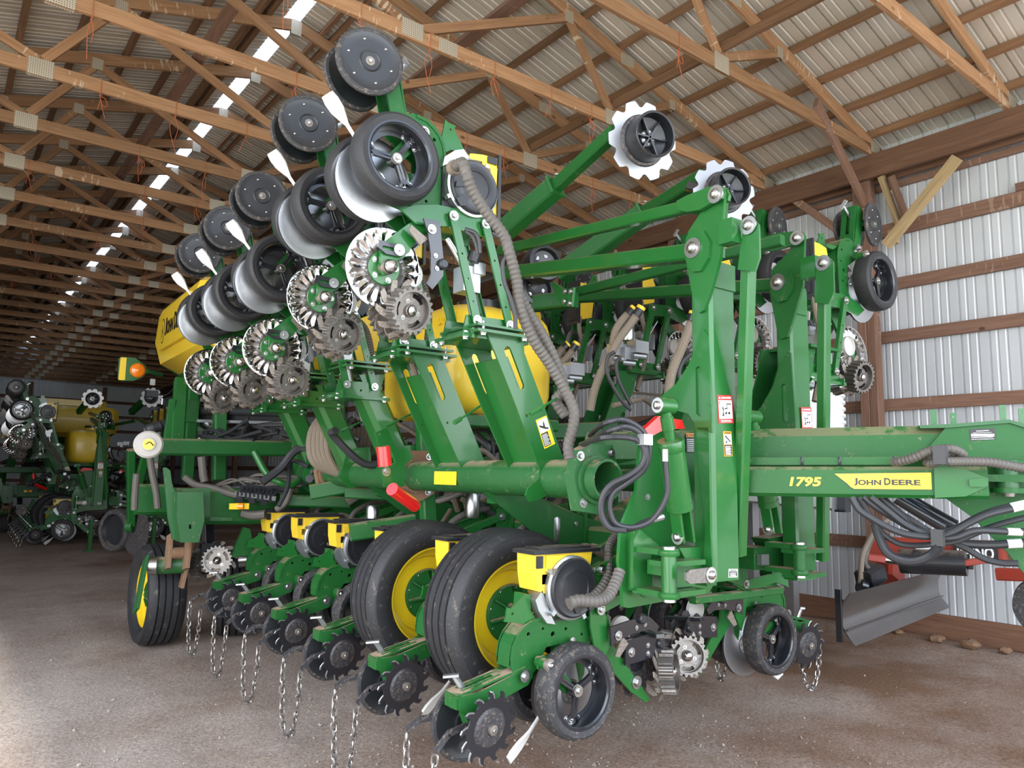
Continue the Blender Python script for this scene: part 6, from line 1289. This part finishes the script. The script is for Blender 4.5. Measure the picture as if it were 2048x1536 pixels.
# gauge wheel pair at the far left end
mb = MB(); F = fr(mD(236, 1060, 8.4), (-.9, -.5, 0)); mb.lathe(tyreprof(.24, .16, .18), F, RUBD, 36); mb.lathe([(.19, .06), (.17, .02), (.03, .0), (0, 0)], F, BLK, 30); part(mb, 'gauge_wheel')
mb = MB(); F = fr(mD(272, 1062, 8.2), (-.95, -.35, 0)); mb.lathe([(.0, 0), (.26, 0), (.26, .006), (0, .006)], F, DISCM, 40); part(mb, 'opener_disc')
mb = MB(); mb.cyl(mD(255, 1052, 8.2), mD(268, 1052, 8.2), .07, GREEND, 20); mb.bar(mD(262, 1050, 8.2), mD(262, 900, 8.0), .08, .10, GREEND, up=(0, 1, 0)); mb.bar(mD(268, 1000, 8.0), mD(300, 880, 7.6), .08, .08, GREEND); part(mb, 'end_frame')
mb = MB(); mb.bar(mD(352, 905, 7.0), mD(362, 760, 7.4), .10, .12, GREEND, up=(1, 0, 0)); mb.bar(mD(330, 900, 7.0), mD(345, 800, 7.2), .05, .06, GREEND, up=(1, 0, 0)); part(mb, 'platform_post')
mb = MB(); mb.tube([mD(*b1(1625, 455), 6.4), mD(*b1(1700, 590), 6.4), mD(*b1(1780, 650), 6.4), mD(*b1(1860, 670), 6.45), mD(*b1(1910, 640), 6.5)], .03, GREEN, 12, 6); part(mb, 'bent_tube')
# hose bundles, wiring and tubing between the frames
rh = random.Random(21)
for i in range(7):
    o_ = i*9; mb = MB(); mb.tube([mD(*b1(1600-o_*.4, 300+o_), 7.4), mD(*b1(1620, 380+o_), 7.35), mD(*b1(1700, 410+o_), 7.3), mD(*b1(1800, 405+o_), 7.3), mD(*b1(1920, 370+o_*1.1), 7.2), mD(*b1(2040, 300+o_), 7.1)], .035, HOSEB, 10, 6); part(mb, 'seed_hose')
mb = MB(); mb.tube([mD(*b7(1380, 1160), 7.6), mD(*b7(1440, 1230), 7.5), mD(*b7(1540, 1210), 7.45), mD(*b7(1640, 1100), 7.4)], .085, HOSEB, 14, 8, corr=True, st=.02); part(mb, 'air_duct', 'wide corrugated tan duct')
mb = MB(); mb.tube([mD(*b7(440, 1400), 7.4), mD(*b7(520, 1370), 7.4), mD(*b7(620, 1345), 7.5)], .06, HOSE, 12, 6, corr=True, st=.02); part(mb, 'air_duct')
mb = MB(); mb.bar(mD(*b7(900, 1250), 7.9), mD(*b7(1780, 1270), 7.2), .2, .16, DK); mb.tube([mD(*b7(910, 1215), 7.7), mD(*b7(1300, 1225), 7.4), mD(*b7(1760, 1240), 7.1)], .04, HOSE, 12, 4)
part(mb, 'seed_manifold')
mb = MB(); mb.bar(mD(*b7(890, 1310), 7.6), mD(*b7(1780, 1335), 7.0), .02, .03, GALV); part(mb, 'manifold_rail')
for i in range(12):
    x0 = rh.uniform(380, 600); mb = MB(); y0 = rh.uniform(855, 875)
    mb.tube([mD(x0, y0, 7.3), mD(x0+rh.uniform(-30, 30), y0+rh.uniform(-10, 20), 7.2), mD(x0+rh.uniform(20, 70), y0+rh.uniform(-15, 20), 7.1), mD(x0+rh.uniform(60, 120), y0+rh.uniform(-25, 10), 7.0)], .018, HOSE, 7, 5); part(mb, 'cable')
for i in range(14):
    x0 = rh.uniform(390, 520); y0 = rh.uniform(960, 985); mb = MB()
    mb.tube([mD(x0, y0, 6.7), mD(x0+rh.uniform(10, 40), y0+rh.uniform(-12, 12), 6.6), mD(x0+rh.uniform(50, 80), y0+rh.uniform(-12, 14), 6.6), mD(x0+rh.uniform(90, 140), y0+rh.uniform(-10, 10), 6.6)], rh.choice((.008, .012, .016)), rh.choice((HOSE, HOSEG)), 6, 5); part(mb, 'cable')
mb = MB(); mb.bar(mD(*b1(1510, 725), 6.5), mD(*b1(1770, 760), 6.5), .05, .05, BLK)
for i in range(9): q = mD(*b1(1530+i*26, 725+i*3), 6.5); mb.box(q+V(0, 0, .03*((i*5) % 3-1)), (.05, .05, .09), BLK); mb.cyl(q, q+V(.02, -.08, .05), .012, BLK, 8)
part(mb, 'valve_block', 'black valve cluster')
mb = MB(); mb.cyl(mD(*b1(1505, 808), 6.4), mD(*b1(1560, 808), 6.4), .028, ORA, 14); mb.box(mD(*b1(1530, 808), 6.4), (.16, .03, .05), D_YEL); part(mb, 'valve_handle', 'yellow valve handle')
for P, r in (([(960, 500), (975, 600), (1000, 720), (1010, 820)], .03), ([(875, 600), (865, 720), (860, 830)], .03), ([(1290, 490), (1300, 600), (1310, 650)], .035), ([(1180, 620), (1250, 670), (1350, 690), (1480, 730), (1540, 740)], .03), ([(1550, 850), (1620, 865), (1700, 860)], .04), ([(1860, 690), (1830, 780), (1770, 830)], .03)):
    mb = MB(); mb.tube([mD(*b1(x, y), 6.5) for x, y in P], r, HOSEG, 10, 5); part(mb, 'seed_hose')
# braces, blocks and hoses filling the frame under the tube
for (a, b, d_, w_, h_) in (((1000, 985), (980, 1060), 5.3, .10, .14), ((1160, 985), (1175, 1080), 4.7, .14, .16), ((620, 985), (760, 960), 6.0, .1, .12), ((690, 985), (880, 995), 6.0, .10, .09), ((560, 1000), (700, 1005), 6.6, .1, .10), ((1290, 900), (1205, 905), 4.2, .16, .2), ((700, 1065), (830, 1045), 5.2, .1, .12), ((920, 870), (1200, 860), 5.6, .1, .12), ((820, 900), (640, 905), 6.3, .12, .14), ((600, 900), (620, 1000), 6.8, .14, .14), ((540, 985), (545, 1050), 6.9, .14, .2)):
    mb = MB(); mb.bar(mD(*a, d_), mD(*b, d_+.15), w_, h_, GREEND); part(mb, 'frame_brace')
for i in range(90):
    x0 = rh.uniform(600, 1230); y0 = rh.uniform(760, 1060); d_ = rh.uniform(5.0, 6.4); mb = MB()
    if x0 < 820 and y0 > 960: y0 -= 130; d_ = 6.4
    pts = [mD(x0, y0, d_)]; 
    for j in range(3): pts.append(pts[-1]+V(rh.uniform(-.2, .35), rh.uniform(-.2, .2), rh.uniform(-.22, .12)))
    mb.tube(pts, rh.choice((.012, .018, .028, .035)), rh.choice((HOSE, HOSE, HOSEG, HOSEB)), 8, 5); part(mb, 'hose')
for (x, y, d_) in ((945, 1012, 5.1), (1080, 1050, 4.6), (1255, 660, 5.4), (1105, 1060, 4.5), (745, 1035, 5.6)):
    mb = MB(); q = mD(x, y, d_); mb.lathe([(0, 0), (.045, 0), (.05, .02), (.05, .15), (.04, .17), (0, .17)], fr(q-V(0, 0, .08), (0, 0, 1)), STEEL, 22); part(mb, 'oil_filter', 'silver canister')
for i in range(5):
    mb = MB(); q = mD(650+i*8, 905-i*2, 5.9); pts = [q+V(-.02*i, 0, .35), q+V(-.12, 0, .15), q+V(-.10, 0, -.06), q+V(.05, 0, -.14-.02*i), q+V(.22, 0, -.04), q+V(.26, 0, .2)]; mb.tube(pts, .03, HOSEB, 10, 6); part(mb, 'seed_hose')
mb = MB(); mb.tube([mD(*b3(1700, 370), 2.95), mD(*b3(1760, 345), 2.97), mD(*b3(1880, 350), 3.0), mD(*b3(1960, 320), 3.05), mD(*b3(2010, 240), 3.1), mD(*b3(2050, 130), 3.15)], .026, HOSEG, 14, 8, corr=True, st=.010); part(mb, 'vacuum_hose', 'grey corrugated hose to the nearest meter')
# ================================================================== OTHER MACHINES
# second planter of the same kind parked farther back
P2 = None
def skip2(o):
    n = o.name.split('.')[0]
    return n in ('draft_beam', 'hose_tray', 'cable_conduit', 'drawbar', 'drawbar_plate', 'hitch_joint', 'jack_cylinder', 'hose_tie', 'seed_hose', 'name_decal', 'oil_filter')
P2 = copy_tree(PL, None, skip2); g2 = mD(125, 1055, 15.2)
sh = Vector((g2.x-2.35, g2.y-2.71, -0.28))
P2.location = MN*(OFF.x+sh.x)+MT*(OFF.y+sh.y)+Vector((0, 0, sh.z))
P2['label'] = 'second green folded planter parked far back at the left'
for px_, py_ in ((178, 1104), (305, 1098)):
    r = mray(px_, py_); p = CAMP+r*(1.6/-r.z); mb = MB(); mb.bar(p, p+V(0, 0, .62), .075, .075, GREEND, up=(0, 1, 0)); mb.box(p+V(0, 0, .02), (.16, .16, .03), GREEND)
    o = mb.build('parking_stand'); o.location -= OFF+sh; o.parent = P2
# red rear blade
bl = empty('rear_blade', (7.3, 3.4, 0)); BO = Vector(bl.location)
def bpart(mb, n, l=None): o = mb.build(n, None, label=l); o.location -= BO; o.parent = bl; return o
mb = MB(); L0, L1_ = 5.75, 6.95
tl, bl_, tr, br = wD(*w5(570, 372), L0), wD(*w5(610, 820), L0), wD(*w5(1385, 160), L1_), wD(*w5(1420, 490), L1_)
N = 12; vs = []; ax = (tr-tl).normalized(); nb = Vector((-ax.y, ax.x, 0)).normalized()
if nb.dot(tl-CAMP) < 0: nb = -nb
for e_, (t_, b_) in enumerate(((tl, bl_), (tr, br))):
    for off in (0, .015):
        for i in range(N+1): q = i/N; vs.append(t_.lerp(b_, q)+nb*(off+.10*math.sin(q*PI)))
n1 = N+1; fs = []
for i in range(N): fs += [(i, i+1, 2*n1+i+1, 2*n1+i), (n1+i, n1+i+1, 3*n1+i+1, 3*n1+i), (i, i+1, n1+i+1, n1+i), (2*n1+i, 2*n1+i+1, 3*n1+i+1, 3*n1+i)]
fs += [(0, n1, 3*n1, 2*n1), (N, n1+N, 3*n1+N, 2*n1+N)]
mb.add(vs, fs, BLADE); bpart(mb, 'moldboard', 'worn steel moldboard')
mb = MB(); s0, s1 = tl.lerp(bl_, .72)+nb*.065-nb*.012, tr.lerp(br, .72)+nb*.065-nb*.012; mb.bar(s0, s1, .012, .012, BLADE); bpart(mb, 'cutting_edge')
mb = MB(); c_ = tl.lerp(bl_, .45)+nb*.1-ax*.02; mb.bar(c_+V(0, 0, .20), c_-V(0, 0, .20), .02, .05, BLKP, up=nb); bpart(mb, 'end_plate')
mb = MB(); mb.bar(wD(*b5(770, 1315), 7.3), wD(*b5(1900, 1365), 6.6), .14, .20, REDO); mb.bar(wD(*w5(905, 100), 7.3), wD(*w5(905, 300), 7.0), .2, .2, REDO, up=(1, 0, 0)); mb.bar(wD(*w5(1830, 205), 6.2), wD(*w5(2100, 215), 6.0), .1, .10, REDO); bpart(mb, 'red_frame')
A_, B_ = wD(*b5(1478, 1360), 6.78), wD(*b5(1850, 1375), 6.55); mb = MB(); u3 = (B_-A_).normalized(); n3 = Vector((u3.y, -u3.x, 0)).normalized()
if n3.dot(A_-CAMP) > 0: n3 = -n3
O = A_+n3*.10-V(0, 0, .07); F = Matrix(((u3.x, 0, n3.x, O.x), (u3.y, 0, n3.y, O.y), (u3.z, 1, 0, O.z), (0, 0, 0, 1))); W_ = (B_-A_).length
mb.prism(rect(0, -.01, W_, .17), -.01, .0, D_BLK, F); addtext(mb, 'RHINO', F, .03, .02, W_-.06, .11, D_WH, .002); bpart(mb, 'name_decal', 'black decal with white lettering')
mb = MB(); F4 = fr(wD(*b5(1140, 1340), 6.95), n3, u3); mb.prism(rect(0, -.02, .18, .06), 0, .003, D_WH, F4); mb.prism(rect(.01, .03, .17, .05), .003, .004, D_RED, F4); bpart(mb, 'warning_decal')
mb = MB(); a_, b_ = wD(*b5(1010, 1435), 6.5), wD(*b5(1565, 1455), 6.2); mb.cyl(a_, b_, .105, BLK, 28); mb.cyl(wD(*b5(880, 1425), 6.55), a_, .035, CHROME, 14); bpart(mb, 'hydraulic_cylinder', 'dusty black cylinder')
mb = MB(); mb.bar(wD(*b5(740, 1400), 6.6), wD(*b5(880, 1420), 6.55), .12, .06, REDO); bpart(mb, 'clevis'); mb = MB(); mb.bar(wD(*b5(1560, 1450), 6.2), wD(*b5(1760, 1420), 6.1), .12, .05, REDO); mb.cyl(wD(*b5(1590, 1430), 6.2), wD(*b5(1590, 1500), 6.2), .03, BLKP, 12); bpart(mb, 'clevis')
mb = MB(); mb.bar(wD(*w5(680, 260), 6.3), wD(*w5(800, 190), 6.4), .16, .15, BLKP); mb.cyl(wD(*w5(660, 300), 6.3), wD(*w5(720, 250), 6.35), .05, BLK, 14); mb.cyl(wD(*w5(640, 300), 6.28), wD(*w5(690, 320), 6.28), .06, BLKP, 14); bpart(mb, 'hydraulic_motor')
mb = MB(); mb.tube([wD(*b5(1000, 985), 6.4), wD(*b5(960, 1040), 6.4), wD(*b5(800, 1180), 6.4), wD(*b5(730, 1300), 6.4), wD(*b5(690, 1400), 6.35), wD(*w5(655, 220), 6.3), wD(*w5(650, 280), 6.3)], .022, HOSEB, 10, 6); bpart(mb, 'hydraulic_hose')
mb = MB(); mb.tube([wD(*b5(800, 1180), 6.45), wD(*b5(740, 1320), 6.45), wD(*w5(690, 100), 6.4), wD(*w5(725, 170), 6.35)], .022, HOSEG, 10, 6); bpart(mb, 'hydraulic_hose')
tag(bl, 'old red rear blade with angled worn steel moldboard by the right wall', 'rear blade')
mb = MB(); F = fr(wD(2100, 1215, 4.6), MN*1.0); mb.lathe(tyreprof(.19, .2, .11, .03), F, RUBD, 40); o = mb.build('implement_tire'); tag(o, 'edge of a dusty black tire cut off by the right border', 'tire')
# white ribbed tank behind the masts
tk = empty('ribbed_tank', (0, 0, 0)); q = wD(1570, 822, 7.2); tk.location = (q.x, q.y, 0); R_ = .52
mb = MB(); prof = [(0, 1.62)]; prof += [(R_, 1.62)]; z = 1.62
while z < 2.42: prof += [(R_, z), (R_+.018, z+.012), (R_+.018, z+.035), (R_, z+.047)]; z += .062
prof += [(R_-.05, 2.49), (.3, 2.55), (0, 2.57)]
mb.lathe(prof, Matrix.Translation((q.x, q.y, 0)), WHT, 56); o = mb.build('tank_body'); o.location -= tk.location; o.parent = tk
mb = MB(); a_ = wD(1570, 995, 7.0); mb.bar(wD(1500, 985, 7.1), wD(1678, 1000, 6.7), .9, .16, GALV); mb.box(wD(1685, 1008, 6.6), (.1, .1, .14), BLK); o = mb.build('tank_cradle'); o.location -= tk.location; o.parent = tk
mb = MB(); mb.box((q.x+.35, q.y+.2, .75), (.1, .1, 1.44), GALV); mb.box((q.x-.3, q.y+.2, .75), (.1, .1, 1.44), GALV); mb.box((q.x+.0, q.y+.2, 1.5), (.9, .5, .1), GALV); o = mb.build('tank_leg'); o.location -= tk.location; o.parent = tk
mb = MB(); c_ = wD(1692, 860, 6.9); mb.cyl(c_-V(0, 0, .08), c_+V(0, 0, .02), .09, WHT, 20); o = mb.build('fill_cap'); o.location -= tk.location; o.parent = tk
tag(tk, 'white ribbed tank on a galvanised cradle behind the fold masts', 'tank')
for o in (PL, P2):
    pass
